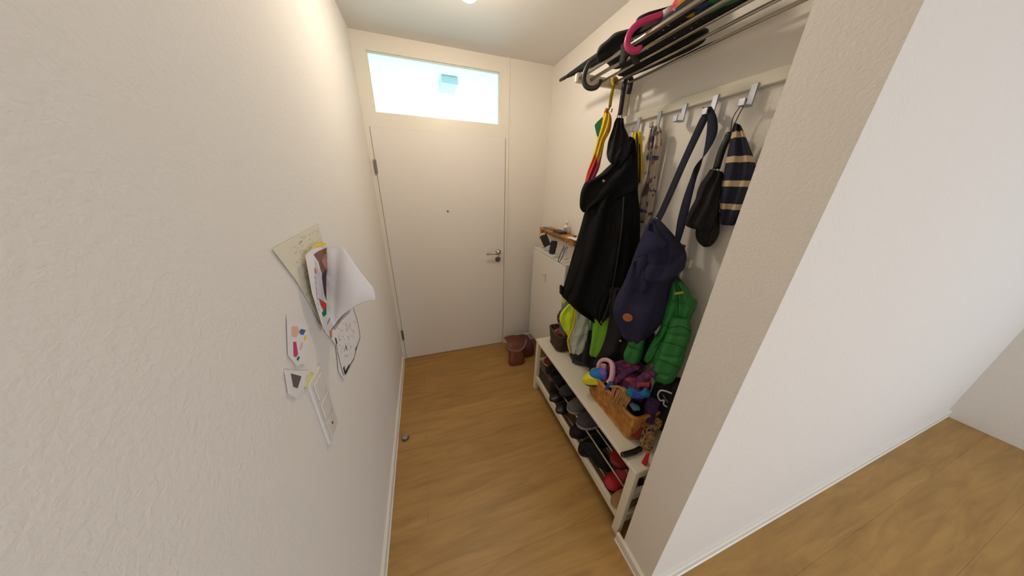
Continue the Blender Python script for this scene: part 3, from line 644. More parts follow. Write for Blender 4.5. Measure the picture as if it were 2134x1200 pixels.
# ------------------------------------------------------------------ vest, scarf
vs = root('safety_vest', (1.39, 1.15, 1.7), 'yellow high visibility vest with dark stripes hanging beside the coat', 'vest')
AV = (1.385, 1.16, 1.77)
cloth('vest_body', [(1320, 275, 1334, 274, .5), (1317, 285, 1338, 284, 1), (1318, 300, 1339, 300, 1), (1320, 325, 1340, 325, 1), (1321, 350, 1341, 350, 1), (1322, 368, 1338, 368, .9), (1323, 385, 1335, 384, .7)], AV, .014, M_yel, vs, fold=(.008, 2.5, .3, .5), steps=24, sub=1, wr=.003)
nV = Vector((AV[0]-CAM.x, AV[1]-CAM.y, 0)).normalized(); AVf = Vector(AV)-nV*.024
for pth in (((1327, 277), (1328, 300), (1328, 340), (1329, 383)), ((1333, 300), (1334, 340), (1333, 380))):
    G().tube(spl([AD(a, b_, AVf) for a, b_ in pth], 16), .0034, 8).build('dark_stripe', M_plast, vs, smooth=True)
sf = root('flower_scarf', (1.39, 1.04, 1.7), 'long pale scarf with blue grey and rust flowers hanging from its own hook', 'scarf')
AS = (1.375, 1.04, 1.75)
cloth('front_tail', [(1363, 262, 1374, 262, .4), (1359, 272, 1378, 270, .9), (1364, 285, 1380, 284, 1), (1363, 305, 1380, 305, 1), (1358, 330, 1376, 330, 1), (1354, 360, 1372, 362, 1), (1352, 390, 1368, 392, 1), (1348, 420, 1364, 424, 1), (1344, 445, 1358, 450, .9), (1340, 466, 1352, 470, .6)], AS, .016, M_scarf, sf, fold=(.006, 2, 1, 2.2), steps=44, sub=1, wr=.004)
cloth('back_tail', [(1359, 262, 1366, 262, .4), (1354, 275, 1366, 274, .9), (1350, 295, 1363, 296, 1), (1347, 325, 1360, 326, 1), (1344, 355, 1357, 356, 1), (1338, 385, 1354, 388, 1), (1334, 415, 1350, 416, 1), (1330, 440, 1346, 444, .9), (1328, 462, 1343, 466, .6)], (1.39, 1.07, 1.75), .014, M_scarf, sf, fold=(.006, 2, 2, 2), steps=44, sub=1, wr=.004)
# ------------------------------------------------------------------ navy bag
bg = root('navy_shoulder_bag', (1.27, .85, 1.3), 'large navy canvas shoulder bag with a round orange leather patch', 'bag')
AB = Vector((1.25, .83, 1.27))
nB = Vector((AB.x-CAM.x, AB.y-CAM.y, 0)).normalized()
cloth('bag_body', [(1354, 456, 1374, 457, .4), (1345, 474, 1390, 474, .9), (1334, 500, 1410, 497, 1.1), (1325, 522, 1426, 516, 1.15), (1317, 545, 1431, 538, 1.15), (1308, 568, 1422, 560, 1.0), (1299, 590, 1402, 584, .85), (1287, 612, 1400, 608, .95), (1280, 635, 1396, 630, 1.1), (1281, 655, 1390, 650, 1.1), (1290, 677, 1376, 674, 1), (1302, 697, 1358, 694, .8), (1316, 707, 1340, 706, .5)],
      AB, .075, M_navy, bg, fold=(.012, 1.7, .6, 1.2), steps=52, n=56, sub=1, wr=.016, power=.8, clampx=W-.01)
ABf = AB - nB*.075
cloth('front_flap', [(1352, 464, 1366, 466, .4), (1345, 486, 1384, 482, .8), (1340, 512, 1398, 500, 1), (1345, 540, 1404, 520, 1), (1356, 560, 1400, 548, .9), (1368, 572, 1392, 566, .5)], ABf, .022, M_navy, bg, fold=(.016, 1.5, 2.3, 2), steps=30, sub=1, wr=.014)
cloth('side_pocket', [(1316, 548, 1330, 540, .4), (1312, 565, 1350, 560, .9), (1312, 585, 1362, 580, 1), (1320, 600, 1366, 598, 1), (1332, 610, 1352, 608, .5)], AB - nB*.06, .02, M_navy, bg, fold=(.012, 1.5, .2, 2), steps=26, sub=1, wr=.012)
cloth('lower_fold', [(1352, 545, 1424, 530, .3), (1345, 556, 1429, 545, .9), (1342, 570, 1425, 560, 1), (1346, 582, 1408, 574, .9), (1358, 590, 1390, 584, .4)], AB - nB*.075, .045, M_navy, bg, fold=(.01, 1.5, 1.2, 1), steps=22, sub=1, wr=.01)
g = G(); rows = []
for i in range(9):
    t = i/8; a = AD(1350+42*t, 478+26*t, ABf - nB*(.028+.012*math.sin(PI*t))); b_ = AD(1322+62*t, 540-24*t, ABf - nB*(.030+.030*math.sin(PI*t)))
    rows.append([a.lerp(b_, j/8) - nB*.012*math.sin(PI*j/8) for j in range(9)])
g.grid(rows); g.build('shadow_flap', M_navy, bg, smooth=True, solid=.004, sub=1)  # flap sheet added to cast the dark diagonal slash across the bag
# the patch sits on the front face
def front_hit(o, u_, v_):
    o_loc = Vector(o.location); q = o.parent
    while q: o_loc += Vector(q.location); q = q.parent
    from mathutils.bvhtree import BVHTree
    t = BVHTree.FromPolygons([v.co + o_loc for v in o.data.vertices], [tuple(p.vertices) for p in o.data.polygons])
    h = t.ray_cast(CAM, ray(u_, v_)); return h[0], h[1]
def seam(objs, pts, rad, m, name, parent, m_=40, lift=.002):
    Q = spl([(a, b_, 0) for a, b_ in pts], m_); out = []
    for q in Q:
        best = None
        for o in objs:
            h, _ = front_hit(o, q.x, q.y)
            if h is not None and (best is None or (h-CAM).length < (best-CAM).length): best = h
        if best is not None: out.append(best + (CAM-best).normalized()*lift)
    if len(out) > 3: return G().tube(out, rad, 6).build(name, m, parent, smooth=True)
body = [c for c in bg.children if c.name.startswith('bag_body')][0]
hit, nn = front_hit(body, 1308, 661)
if hit is None: hit = AD(1308, 661, ABf); nn = -nB
nn = (nn if nn.dot(-nB) > 0 else -nn); nn = (nn - nB*1.2).normalized()
pt = G().lathe(hit + nn*.003, [(.0001, -.003), (.0205, -.003), (.0215, -.001), (.0205, .0015), (.0001, .002)], axis=nn, n=32).build('leather_patch', M_patch, bg, smooth=False, bevel=.0006)
tag(pt, 'round orange leather patch')
st = G(); a_ = nn.orthogonal().normalized(); b2 = nn.cross(a_)
for i in range(28):
    an = 2*PI*i/28; c_ = hit + nn*.0054 + (a_*math.cos(an) + b2*math.sin(an))*.0178; tdir = (-a_*math.sin(an) + b2*math.cos(an))
    st.tube([c_ - tdir*.0013, c_ + tdir*.0013], .0005, 5)
st.build('stitching', mat('ochre thread', rgb(216, 150, 84), .8), pt)
# strap: two runs over the fourth hook, the right one twisted
yh = .84; top = Vector((W-.05, yh, 1.925))
AL = Vector((1.36, .84, 1.7))
lrun = [AX(1368, 462, 1.30), AX(1380, 440, 1.315), AX(1400, 395, 1.335), AX(1424, 340, 1.355), AX(1448, 288, 1.37), AX(1466, 250, 1.375), AX(1474, 236, 1.375), top + Vector((-.002, .004, .008))]
g = G(); wv = Vector((-.012, .018, .004)); 
L = spl(lrun, 40); strip(g, L, [Vector((0.004, .0185, .003)).lerp(Vector((-.014, .008, 0)), max(0, (i/39-.45)/.55)) for i in range(40)]); g.build('shoulder_strap', M_navy2, bg, smooth=True, solid=.0028)
rrun = [top + Vector((-.002, -.004, .008)), AX(1484, 246, 1.375), AX(1483, 280, 1.375), AX(1471, 315, 1.37), AX(1455, 345, 1.365), AX(1444, 375, 1.36), AX(1432, 415, 1.35), AX(1421, 460, 1.34), AX(1412, 500, 1.33), AX(1405, 520, 1.33)]
wd = [Vector((-.004, .006, 0)), Vector((-.004, .014, 0)), Vector((-.003, .017, 0)), Vector((.004, .010, .002)), Vector((.012, -.001, .002)), Vector((.004, -.010, 0)), Vector((.002, -.016, 0)), Vector((.002, -.018, 0)), Vector((.002, -.012, 0)), Vector((.002, -.012, 0))]
L = spl(rrun, 46); Wd = spl(wd, 46); g = G(); strip(g, L, Wd); g.build('shoulder_strap', M_navy2, bg, smooth=True, solid=.0028)
for (u_, v_, xx) in ((1365, 458, 1.29),):
    c_ = AX(u_, v_, xx); g = G(); g.tube([c_ + Vector((0, math.cos(a)*.016, math.sin(a)*.010)) for a in [2*PI*i/16 for i in range(16)]], .0018, 8, closed=True); g.build('strap_ring', M_steel_d, bg, smooth=True)
c_ = AX(1424, 515, 1.345); g = G(); g.obox(c_, (.001, .008, 0), (.003, 0, 0), (0, 0, .010)); g.build('side_label', mat('dark red woven label', rgb(120, 40, 34), .8), bg, bevel=.001)
# ------------------------------------------------------------------ compact umbrella, folded pouch, striped cloth at the right
u6 = root('compact_umbrella', (1.37, .75, 1.7), 'black folding umbrella hanging from a hook right of the navy bag strap', 'umbrella')
A6 = (1.375, .74, 1.68)
hk = [AD(1493, 352, A6), AD(1500, 328, A6), AD(1508, 305, A6), AD(1517, 288, A6), AD(1522, 275, A6)]
G().tube(spl(hk, 16), [.012]*12+[.0125, .013, .012, .009], 16).build('grip', M_plast, u6, smooth=True)
g = G(); c0 = AD(1522, 278, A6); g.tube(spl([c0, c0+Vector((-.004, .004, .05)), Vector((W-.05, .715, 1.925)), Vector((W-.05, .712, 1.92)), c0+Vector((.004, -.006, .05)), c0], 30), .0016, 6); g.build('wrist_cord', M_plast, u6, smooth=True)
g = G()
for du in (-7, 0, 7): g.tube([AD(1491+du, 356, A6), AD(1493+du, 349, A6)], .002, 6)
g.build('rib_tips', M_steel_d, u6, smooth=True)
cloth('canopy', [(1480, 352, 1507, 358, .6), (1472, 365, 1509, 370, .9), (1460, 382, 1507, 385, 1), (1453, 398, 1503, 402, 1), (1449, 415, 1500, 418, 1.1), (1441, 430, 1500, 434, 1.1), (1434, 445, 1497, 448, 1.1), (1429, 458, 1494, 460, 1.05), (1428, 467, 1490, 470, .95), (1436, 473, 1484, 478, .7), (1448, 477, 1470, 481, .3)], (1.365, .71, 1.58), .036, M_blk2, u6, fold=(.012, 2.4, 1, 1.8), steps=44, n=48, sub=1, wr=.012)
pc = cloth('umbrella_pouch', [(1462, 440, 1500, 440, .5), (1458, 455, 1500, 455, .9), (1452, 470, 1500, 472, 1), (1449, 485, 1499, 486, 1), (1451, 498, 1494, 498, .9), (1458, 508, 1487, 508, .7), (1466, 514, 1479, 514, .3)], (1.385, .69, 1.46), .026, M_blk2, None, fold=(.008, 2, .2, 1), steps=26, n=40, sub=1, wr=.008)
tag(pc, 'round bottomed black pouch hanging behind the folding umbrella', 'pouch')
M_str = mat('navy and beige striped knit', rgb(34, 38, 54), .95); nt = M_str.node_tree
tc = nt.nodes.new('ShaderNodeTexCoord'); sx = nt.nodes.new('ShaderNodeSeparateXYZ'); nt.links.new(tc.outputs['Object'], sx.inputs[0])
mm = nt.nodes.new('ShaderNodeMath'); mm.operation = 'MODULO'; mm.inputs[1].default_value = .075; nt.links.new(sx.outputs['Z'], mm.inputs[0])
gt = nt.nodes.new('ShaderNodeMath'); gt.operation = 'GREATER_THAN'; gt.inputs[1].default_value = .056; nt.links.new(mm.outputs[0], gt.inputs[0])
mxx = nt.nodes.new('ShaderNodeMix'); mxx.data_type = 'RGBA'; mxx.inputs['A'].default_value = rgb(34, 38, 54); mxx.inputs['B'].default_value = rgb(206, 180, 146)
nt.links.new(gt.outputs[0], mxx.inputs['Factor']); nt.links.new(mxx.outputs['Result'], nt.nodes['Principled BSDF'].inputs['Base Color'])
so = cloth('striped_scarf', [(1530, 255, 1545, 262, .4), (1520, 300, 1560, 300, 1), (1512, 340, 1575, 345, 1), (1504, 385, 1572, 390, 1.1), (1500, 420, 1560, 425, 1.1), (1500, 450, 1545, 452, 1), (1502, 468, 1530, 470, .5)], (1.39, .64, 1.62), .03, M_str, None, fold=(.012, 2.2, .2, 1.4), steps=36, sub=1, wr=.01)
tag(so, 'navy scarf with beige stripes hanging at the right beside the wall corner', 'scarf')
# ------------------------------------------------------------------ jackets on the lower rail
gj = root('green_jacket', (1.33, .70, 1.0), 'bright green quilted child jacket hanging behind the navy bag', 'jacket')
AG = Vector((1.34, .70, 1.0))
cloth('jacket_body', [(1398, 586, 1416, 586, .4), (1397, 600, 1432, 600, .8), (1392, 618, 1443, 620, 1), (1386, 640, 1453, 633, 1.1), (1380, 665, 1440, 664, 1.1), (1372, 690, 1430, 690, 1.1), (1358, 712, 1412, 716, 1), (1348, 735, 1396, 740, .9), (1346, 752, 1382, 756, .7)], AG, .045, M_green, gj, fold=(.012, 1.8, .5, 1), seams=(.28, .52, .78), steps=48, n=48, sub=1, wr=.012)
cloth('sleeve', [(1398, 660, 1434, 662, .5), (1394, 678, 1441, 684, .95), (1386, 700, 1439, 706, 1), (1379, 720, 1431, 726, 1), (1373, 740, 1427, 746, 1), (1366, 758, 1420, 764, 1), (1360, 774, 1411, 782, 1), (1364, 788, 1402, 794, .8), (1376, 796, 1394, 798, .3)], (1.30, .655, .92), .036, M_green, gj, fold=(.004, 1.5, .5, 1), seams=(.2, .46, .72), steps=56, n=40, sub=1, wr=.006)
cloth('sleeve', [(1318, 690, 1348, 694, .7), (1312, 706, 1345, 708, 1), (1306, 722, 1341, 727, 1), (1300, 736, 1338, 742, 1), (1302, 748, 1332, 754, .8), (1312, 755, 1322, 757, .3)], (1.28, .80, .85), .034, M_green, gj, fold=(.004, 1.5, .5, 1), seams=(.36,), steps=36, n=36, sub=1, wr=.005)
cloth('lining_edge', [(1366, 700, 1384, 702, .6), (1354, 720, 1372, 724, 1), (1344, 742, 1362, 746, 1), (1342, 752, 1352, 754, .5)], (1.28, .74, .88), .014, M_green, gj, fold=(.004, 1.5, .5, 1), steps=24, sub=1, wr=.005)
cloth('collar', [(1400, 576, 1412, 574, .5), (1404, 586, 1424, 588, 1), (1414, 600, 1436, 606, 1), (1424, 612, 1440, 618, .5)], (1.385, .745, 1.24), .012, mat('deep green nylon', rgb(28, 84, 44), .7), gj, fold=(.004, 1, 0, 1), steps=18, sub=1, wr=.004)
nG = Vector((AG.x-CAM.x, AG.y-CAM.y, 0)).normalized()
M_seam = mat('dark green stitching', rgb(12, 52, 22), .9)
slv = [c for c in gj.children if c.name.startswith('sleeve')]; gb_ = [c for c in gj.children if c.name.startswith('jacket_body')]
for ob, pth in ((slv[:1], ((1384, 712), (1400, 716), (1420, 722), (1432, 729))), (slv[:1], ((1372, 748), (1388, 754), (1404, 761), (1418, 768))), (slv[:1], ((1394, 684), (1410, 680), (1420, 680), (1440, 690))), (gb_, ((1383, 676), (1398, 686), (1412, 680), (1424, 672))), (gb_, ((1412, 606), (1413, 640), (1413, 668))), (slv[1:2], ((1308, 718), (1320, 726), (1336, 732)))):
    seam(ob, pth, .0013, M_seam, 'quilting_seam', gj, lift=.001)
c0 = AD(1404, 612, AG - nG*.045); c1 = AD(1424, 609, AG - nG*.045)
g = G(); g.tube([c0, (c0+c1)/2, c1], .006, 8, flat=(.5, 1)); g.build('yellow_stripe', mat('yellow green piping', rgb(170, 180, 40), .6), gj, smooth=True)
# lime
lj = root('lime_jacket', (1.31, 1.08, .9), 'lime green fleece child jacket hanging below the black coat', 'jacket')
AL2 = Vector((1.30, 1.07, .86))
cloth('sleeve', [(1262, 628, 1284, 630, .7), (1244, 652, 1282, 656, 1), (1236, 675, 1278, 680, 1), (1233, 700, 1272, 704, 1), (1230, 722, 1263, 726, 1), (1229, 736, 1256, 740, .9), (1236, 741, 1248, 743, .3)], AL2, .034, M_lime, lj, fold=(.008, 1.2, 1.2, .6), steps=40, sub=1, wr=.008)
cloth('jacket_body', [(1236, 640, 1270, 640, .7), (1231, 670, 1262, 672, 1), (1227, 700, 1246, 704, .8), (1226, 722, 1236, 724, .5)], (1.345, 1.12, .9), .03, mat('dark lime fleece', rgb(44, 122, 40), .9, bump=(90, .25, .003)), lj, fold=(.008, 1.5, .4, .6), steps=30, sub=1, wr=.008)
# neon and silver rain jacket
nj = root('neon_rain_jacket', (1.29, 1.24, .8), 'neon yellow and silver reflective child jacket hanging over the dark wicker basket', 'jacket')
AN = Vector((1.26, 1.23, .76)); nN = Vector((AN.x-CAM.x, AN.y-CAM.y, 0)).normalized()
cloth('silver_panel', [(1202, 634, 1212, 634, .5), (1199, 648, 1226, 650, .9), (1196, 668, 1229, 666, 1), (1191, 690, 1228, 688, 1), (1187, 710, 1224, 708, 1), (1186, 727, 1219, 726, .9), (1191, 734, 1210, 738, .5)], AN - nN*.02, .032, M_silver, nj, fold=(.007, 1.9, 1, 2.2), steps=44, sub=1, wr=.016, ncurve=22, zmin=bt+.004)
cloth('neon_panel', [(1184, 634, 1196, 634, .5), (1170, 650, 1202, 648, .9), (1166, 662, 1200, 668, 1), (1172, 680, 1196, 690, 1), (1182, 698, 1193, 702, .7), (1188, 708, 1191, 710, .3)], AN - nN*.004, .024, M_neon, nj, fold=(.012, 1.4, 1.8, 1), steps=36, sub=1, wr=.014, ncurve=16, zmin=bt+.004)
cloth('neon_cuff', [(1174, 618, 1180, 618, .5), (1172, 628, 1184, 627, 1), (1176, 638, 1182, 637, .6)], AN + nN*.03, .014, M_neon, nj, fold=(.004, 1, 0, 1), steps=14, sub=1, wr=.004)
cloth('grey_shoulder', [(1178, 624, 1206, 620, .6), (1172, 638, 1208, 632, 1), (1168, 650, 1206, 646, 1), (1166, 668, 1200, 660, .8), (1168, 692, 1190, 690, .6)], AN + nN*.03, .026, M_greyf, nj, fold=(.005, 1.5, 0, 1), steps=26, sub=1, wr=.006, zmin=bt+.004)
g = G(); Ap = AN - nN*.048; g.tube(spl([AD(u_, v_, Ap) for u_, v_ in ((1213, 636), (1203, 640), (1199, 655), (1196, 672), (1190, 692), (1184, 706), (1185, 722), (1189, 735))], 40), .0062, 8); g.build('yellow_piping', M_yel, nj, smooth=True)
cloth('yellow_yoke', [(1203, 632, 1211, 633, .5), (1199, 638, 1215, 640, 1), (1199, 646, 1210, 648, .9), (1200, 652, 1203, 652, .4)], AN - nN*.042, .012, M_yel, nj, fold=(.003, 1, 1, 1), steps=14, sub=1, wr=.003)
g = G(); g.tube(spl([AD(u_, v_, Ap) for u_, v_ in ((1211, 637), (1220, 646), (1228, 656))], 14), .003, 8); g.build('yellow_piping', M_yel, nj, smooth=True)
# small dotted scarf peeping out left of it
sc2 = cloth('patterned_cloth', [(1166, 648, 1176, 640, .5), (1161, 658, 1176, 654, 1), (1163, 672, 1174, 670, .9), (1170, 690, 1182, 688, .6)], AN + nN*.06, .02, patches('grey cloth with pale spots', rgb(70, 58, 62), [rgb(190, 180, 176), rgb(120, 60, 60)], 60, .9, .55), None, fold=(.005, 1, 0, 1), steps=20, sub=1, wr=.006, zmin=bt+.17)
tag(sc2, 'grey spotted cloth between the neon jacket and the white cabinet', 'cloth')
# dark jackets
dj = root('dark_jacket', (1.34, .95, .9), 'very dark brown jacket with brass snaps hanging between the lime and green jackets', 'jacket')
AD1 = Vector((1.335, .93, .86)); nD = Vector((AD1.x-CAM.x, AD1.y-CAM.y, 0)).normalized()
cloth('jacket_body', [(1270, 600, 1310, 600, .6), (1272, 640, 1312, 640, 1), (1268, 670, 1350, 670, 1), (1262, 700, 1364, 700, 1), (1252, 728, 1362, 730, 1), (1240, 748, 1350, 756, .9), (1236, 760, 1330, 766, .6)], AD1, .036, mat('very dark brown cloth', rgb(19, 15, 15), .85, bump=(100, .3, .003)), dj, fold=(.012, 2.6, .4, 1), steps=44, n=48, sub=1, wr=.012, zmin=bt+.004)
for (u_, v_) in ((1293, 710), (1299, 687)):
    c_ = AD(u_, v_, AD1 - nD*.05); g = G(); g.lathe(c_, [(.0001, -.001), (.006, 0), (.0065, .002), (.003, .0035), (.0001, .0035)], axis=-nD, n=16); g.build('brass_snap', mat('pale brass', rgb(190, 180, 140), .4, .8), dj)
bt2 = root('black_trousers', (1.34, 1.0, .6), 'black and slate ski trousers heaped on the bench behind the yellow basket', 'trousers')
cloth('trouser_leg', [(1226, 690, 1236, 690, .5), (1222, 712, 1240, 716, 1), (1216, 736, 1252, 742, 1), (1214, 754, 1262, 762, 1), (1226, 764, 1256, 772, .5)], (1.33, 1.06, .64), .03, M_blk3, bt2, fold=(.008, 2, 1, 1), steps=30, sub=1, wr=.01, zmin=bt+.002)
cloth('slate_panel', [(1222, 736, 1228, 738, .5), (1220, 744, 1238, 744, 1), (1222, 754, 1234, 758, .9), (1226, 762, 1229, 764, .4)], (1.28, 1.10, .55), .010, mat('slate blue nylon', rgb(88, 98, 112), .7), bt2, fold=(.002, 2, 1, 1), steps=16, sub=1, wr=.003, zmin=bt+.002)
pile('waist_band', [(1.28, 1.12), (1.26, 1.02), (1.27, .99), (1.40, .99), (1.415, 1.14)], M_blk3, None, None, bt+.001, .10, parent=bt2, seed=4)
px_ = [AZ(u_, v_, bt) for u_, v_ in ((1190, 757), (1190, 742), (1212, 733), (1230, 740), (1224, 764))]
pile('black_pouch', [(p.x, p.y) for p in px_], mat('black glossy nylon', rgb(26, 26, 32), .45), 'small black pouch lying on the bench below the silver jacket', 'pouch', bt+.001, .035, seed=2)
# ------------------------------------------------------------------ baskets
def rrect(cx_, cy_, hx, hy_, rot, r, n, z, off=0.0):
    pts = []; ca, sa = math.cos(rot), math.sin(rot); hx += off; hy_ += off
    per = []
    segs = [((hx-r, -hy_+r), -PI/2), ((hx-r, hy_-r), 0), ((-hx+r, hy_-r), PI/2), ((-hx+r, -hy_+r), PI)]
    for (c0, a0) in segs:
        for k_ in range(5): a = a0 + PI/2*k_/4; per.append((c0[0]+r*math.cos(a), c0[1]+r*math.sin(a)))
    per.append(per[0]); L = [0]
    for i in range(1, len(per)): L.append(L[-1] + math.dist(per[i], per[i-1]))
    j = 0
    for i in range(n):
        s_ = L[-1]*i/n
        while L[j+1] < s_: j += 1
        f_ = (s_-L[j])/(L[j+1]-L[j]); x = per[j][0]+(per[j+1][0]-per[j][0])*f_; y = per[j][1]+(per[j+1][1]-per[j][1])*f_
        pts.append(Vector((cx_+x*ca-y*sa, cy_+x*sa+y*ca, z)))
    return pts
def basket(name, label, cx_, cy_, hx, hy_, rot, z0, hgt, m, rows, stakes, rad, flare, rim, group=None, m_in=None, rough=0.0):
    t = root(name, (cx_, cy_, z0), label, 'basket', group); n = stakes*2; rnd = random.Random(3)
    g = G()
    for i in range(rows):
        z = z0 + .006 + (hgt-.016)*i/(rows-1); off = flare*i/(rows-1)
        base = rrect(cx_, cy_, hx, hy_, rot, .03, n, z, off); c_ = Vector((cx_, cy_, z)); pts = []
        for k_, p in enumerate(base):
            d_ = (p-c_).normalized(); s_ = 1 if ((k_//1 + i) % 2) else -1
            pts.append(p + d_*s_*rad*.9 + Vector((0, 0, rnd.uniform(-1, 1)*rough)))
        g.tube(pts, rad*(1+rnd.uniform(-.2, .3)*(rough > 0)), 6, closed=True)
    tag(g.build('woven_wall', m, t, smooth=True), None)
    g = G(); b0 = rrect(cx_, cy_, hx, hy_, rot, .03, n, z0+.004); b1 = rrect(cx_, cy_, hx, hy_, rot, .03, n, z0+hgt-.004, flare)
    for k_ in range(0, n, 1 if rad > .002 and rough else 2): g.tube([b0[k_], b1[k_]], rad*.9, 5)
    g.build('upright_stakes', m, t, smooth=True)
    g = G(); N = 160; c0 = rrect(cx_, cy_, hx, hy_, rot, .03, N, z0+hgt, flare)
    g.tube(c0, [rim*(1+.10*math.sin(i*PI)) if i % 2 else rim*.9 for i in range(N)], 10, closed=True)
    g.build('rim', m, t, smooth=True)
    g = G(); g.tube(rrect(cx_, cy_, hx, hy_, rot, .03, N, z0+rad*2.2+.001, .001), rad*2.2, 8, closed=True)
    f0 = rrect(cx_, cy_, hx-.004, hy_-.004, rot, .03, 40, z0+.004); g.prism(f0, (0, 0, .004))
    g.build('base', m, t, smooth=False)
    return t
c0 = AZ(1221, 815, bt); c1 = AZ(1303, 920, bt)
YR = 0.0
yb_ = basket('rattan_basket', 'honey coloured rattan basket full of knitted scarves on the bench', 1.268, .80, .088, .165, YR, bt+.0005, .155, M_rattan, 21, 44, .0029, .012, .0095)
g = G()
for k_, p in enumerate(rrect(1.268, .80, .088, .165, YR, .03, 4, bt)): pass
for sx_ in (-1, 1):
    for sy_ in (-1, 1):
        x_ = 1.268+sx_*.088; y_ = .80+sy_*.165
        g = G(); g.tube([(x_-sx_*.008, y_-sy_*.008, bt+.012), (x_+sx_*.002, y_+sy_*.002, bt+.150)], .010, 10)
        g.build('corner_post', M_rattan, yb_, smooth=True)
db = basket('wicker_basket', 'small dark brown wicker basket at the door end of the bench', 1.275, 1.44, .085, .078, -.08, bt+.0005, .135, M_wick, 15, 22, .0042, .014, .008, rough=.0016)
bf = pile('winter_hats', [(1.215, 1.50), (1.21, 1.40), (1.26, 1.375), (1.34, 1.38), (1.34, 1.50), (1.27, 1.51)], M_basketfill, 'red patterned knitwear filling the dark wicker basket', 'knitwear', bt+.02, .125, seed=6)
g = G(); c_ = AD(1176, 692, (1.235, 1.38, .63)); g.lathe(c_ - Vector((0, 0, .024)), [(.001, 0)] + [(.026*math.sin(PI*i/10), .026 - .026*math.cos(PI*i/10)) for i in range(1, 10)] + [(.001, .052)], n=16)
tag(g.build('pompom', mat('rust wool', rgb(176, 92, 62), .95, bump=(150, .6, .004)), smooth=True), 'round rust coloured pompom on top of the dark wicker basket', 'pompom')
# contents of the rattan basket
pile('black_knitwear', [(1.21, .92), (1.20, .80), (1.205, .68), (1.33, .67), (1.34, .80), (1.33, .93)], M_dark, 'dark checked knitwear filling the bottom of the rattan basket', 'knitwear', bt+.014, .155, seed=11)
def rope(name, path, rad, m, label, cat, parent=None, lump=.25, steps=60, n=14, flat=(1, .6), zmin=None):
    P_ = spl(path, steps); g = G(); g.tube(P_, [rad*(1+lump*noise.noise(p*30))*min(1, .45+3*min(i, steps-1-i)/steps*2) for i, p in enumerate(P_)], n, flat=flat)
    for v in g.v: v += Vector((noise.noise(v*55), noise.noise(v*55+Vector((7, 0, 0))), noise.noise(v*55+Vector((0, 9, 0)))))*.005
    o = g.build(name, m, parent, smooth=True, sub=1, zmin=zmin)
    if label: tag(o, label, cat)
    return o
def pp(u_, v_, x): return AX(u_, v_, x)
ks_ = root('knit_scarf', (1.27, .75, .66), 'thick multicolour mohair scarf heaped in the rattan basket', 'scarf')
pile('scarf_heap', [(1.235, .90), (1.225, .82), (1.235, .72), (1.30, .69), (1.355, .74), (1.36, .88), (1.30, .93)], M_knitp, None, None, bt+.12, .15, parent=ks_, seed=15)
rope('scarf_coil', [pp(1311, 817, 1.20), pp(1325, 800, 1.215), pp(1345, 785, 1.235), pp(1362, 776, 1.27), pp(1372, 768, 1.32)], .024, M_knitp, None, None, ks_)
rope('scarf_coil', [pp(1268, 806, 1.185), pp(1285, 792, 1.215), pp(1302, 780, 1.24), pp(1318, 768, 1.26), pp(1330, 762, 1.29)], .022, M_knitp, None, None, ks_)
rope('scarf_coil', [pp(1286, 770, 1.27), pp(1300, 762, 1.29), pp(1320, 760, 1.31), pp(1340, 764, 1.33)], .024, M_knit, None, None, ks_)
rope('scarf_coil', [pp(1308, 790, 1.235), pp(1325, 798, 1.225), pp(1335, 815, 1.215), pp(1322, 818, 1.20)], .022, M_knit, None, None, ks_)
M_sec = mat('teal and blue mohair', rgb(20, 116, 140), .95, vary=(26, rgb(36, 60, 150), .42, .6), bump=(120, .5, .004))
rope('scarf_coil', [pp(1312, 812, 1.19), pp(1325, 822, 1.185), pp(1340, 822, 1.20), pp(1352, 812, 1.22)], .028, M_sec, None, None, ks_)
rope('scarf_coil', [pp(1328, 800, 1.21), pp(1342, 798, 1.225), pp(1355, 800, 1.24)], .022, mat('brick red mohair', rgb(140, 52, 60), .95, bump=(120, .5, .004)), None, None, ks_)
rope('scarf_end', [pp(1263, 810, 1.168), pp(1268, 804, 1.175), pp(1276, 799, 1.185)], .015, M_sec, None, None, ks_)
# tan fringe over the front rim
fs = root('fringed_scarf', (1.17, .79, .63), 'tan fringed scarf end hanging over the front of the rattan basket', 'scarf')
g = G(); rf = random.Random(5)
for i in range(26):
    u0 = 1275 + i*1.5; a = pp(u0+2, 804+i*.8+rf.uniform(-2, 2), 1.176); b_ = pp(u0-2+rf.uniform(-2, 2), 820+i*.6, 1.148); c_ = pp(u0-8+rf.uniform(-4, 3), 842+i*.4+rf.uniform(-8, 3), 1.148)
    g.tube(spl([a, b_, (b_+c_)/2 + Vector((0, rf.uniform(-.004, .004), 0)), c_], 14), .0022, 6)
g.build('fringe', M_tass, fs, smooth=True)
rope('scarf_body', [pp(1270, 806, 1.178), pp(1290, 806, 1.185), pp(1305, 816, 1.185), pp(1316, 828, 1.19)], .013, M_tass, None, None, fs, flat=(1, .5))
rope('blue_mitten', [pp(1316, 850, 1.20), pp(1322, 846, 1.215), pp(1330, 850, 1.235)], .020, M_ltblue, 'pale blue knitted mitten near the end of the rattan basket', 'mitten', lump=.3)
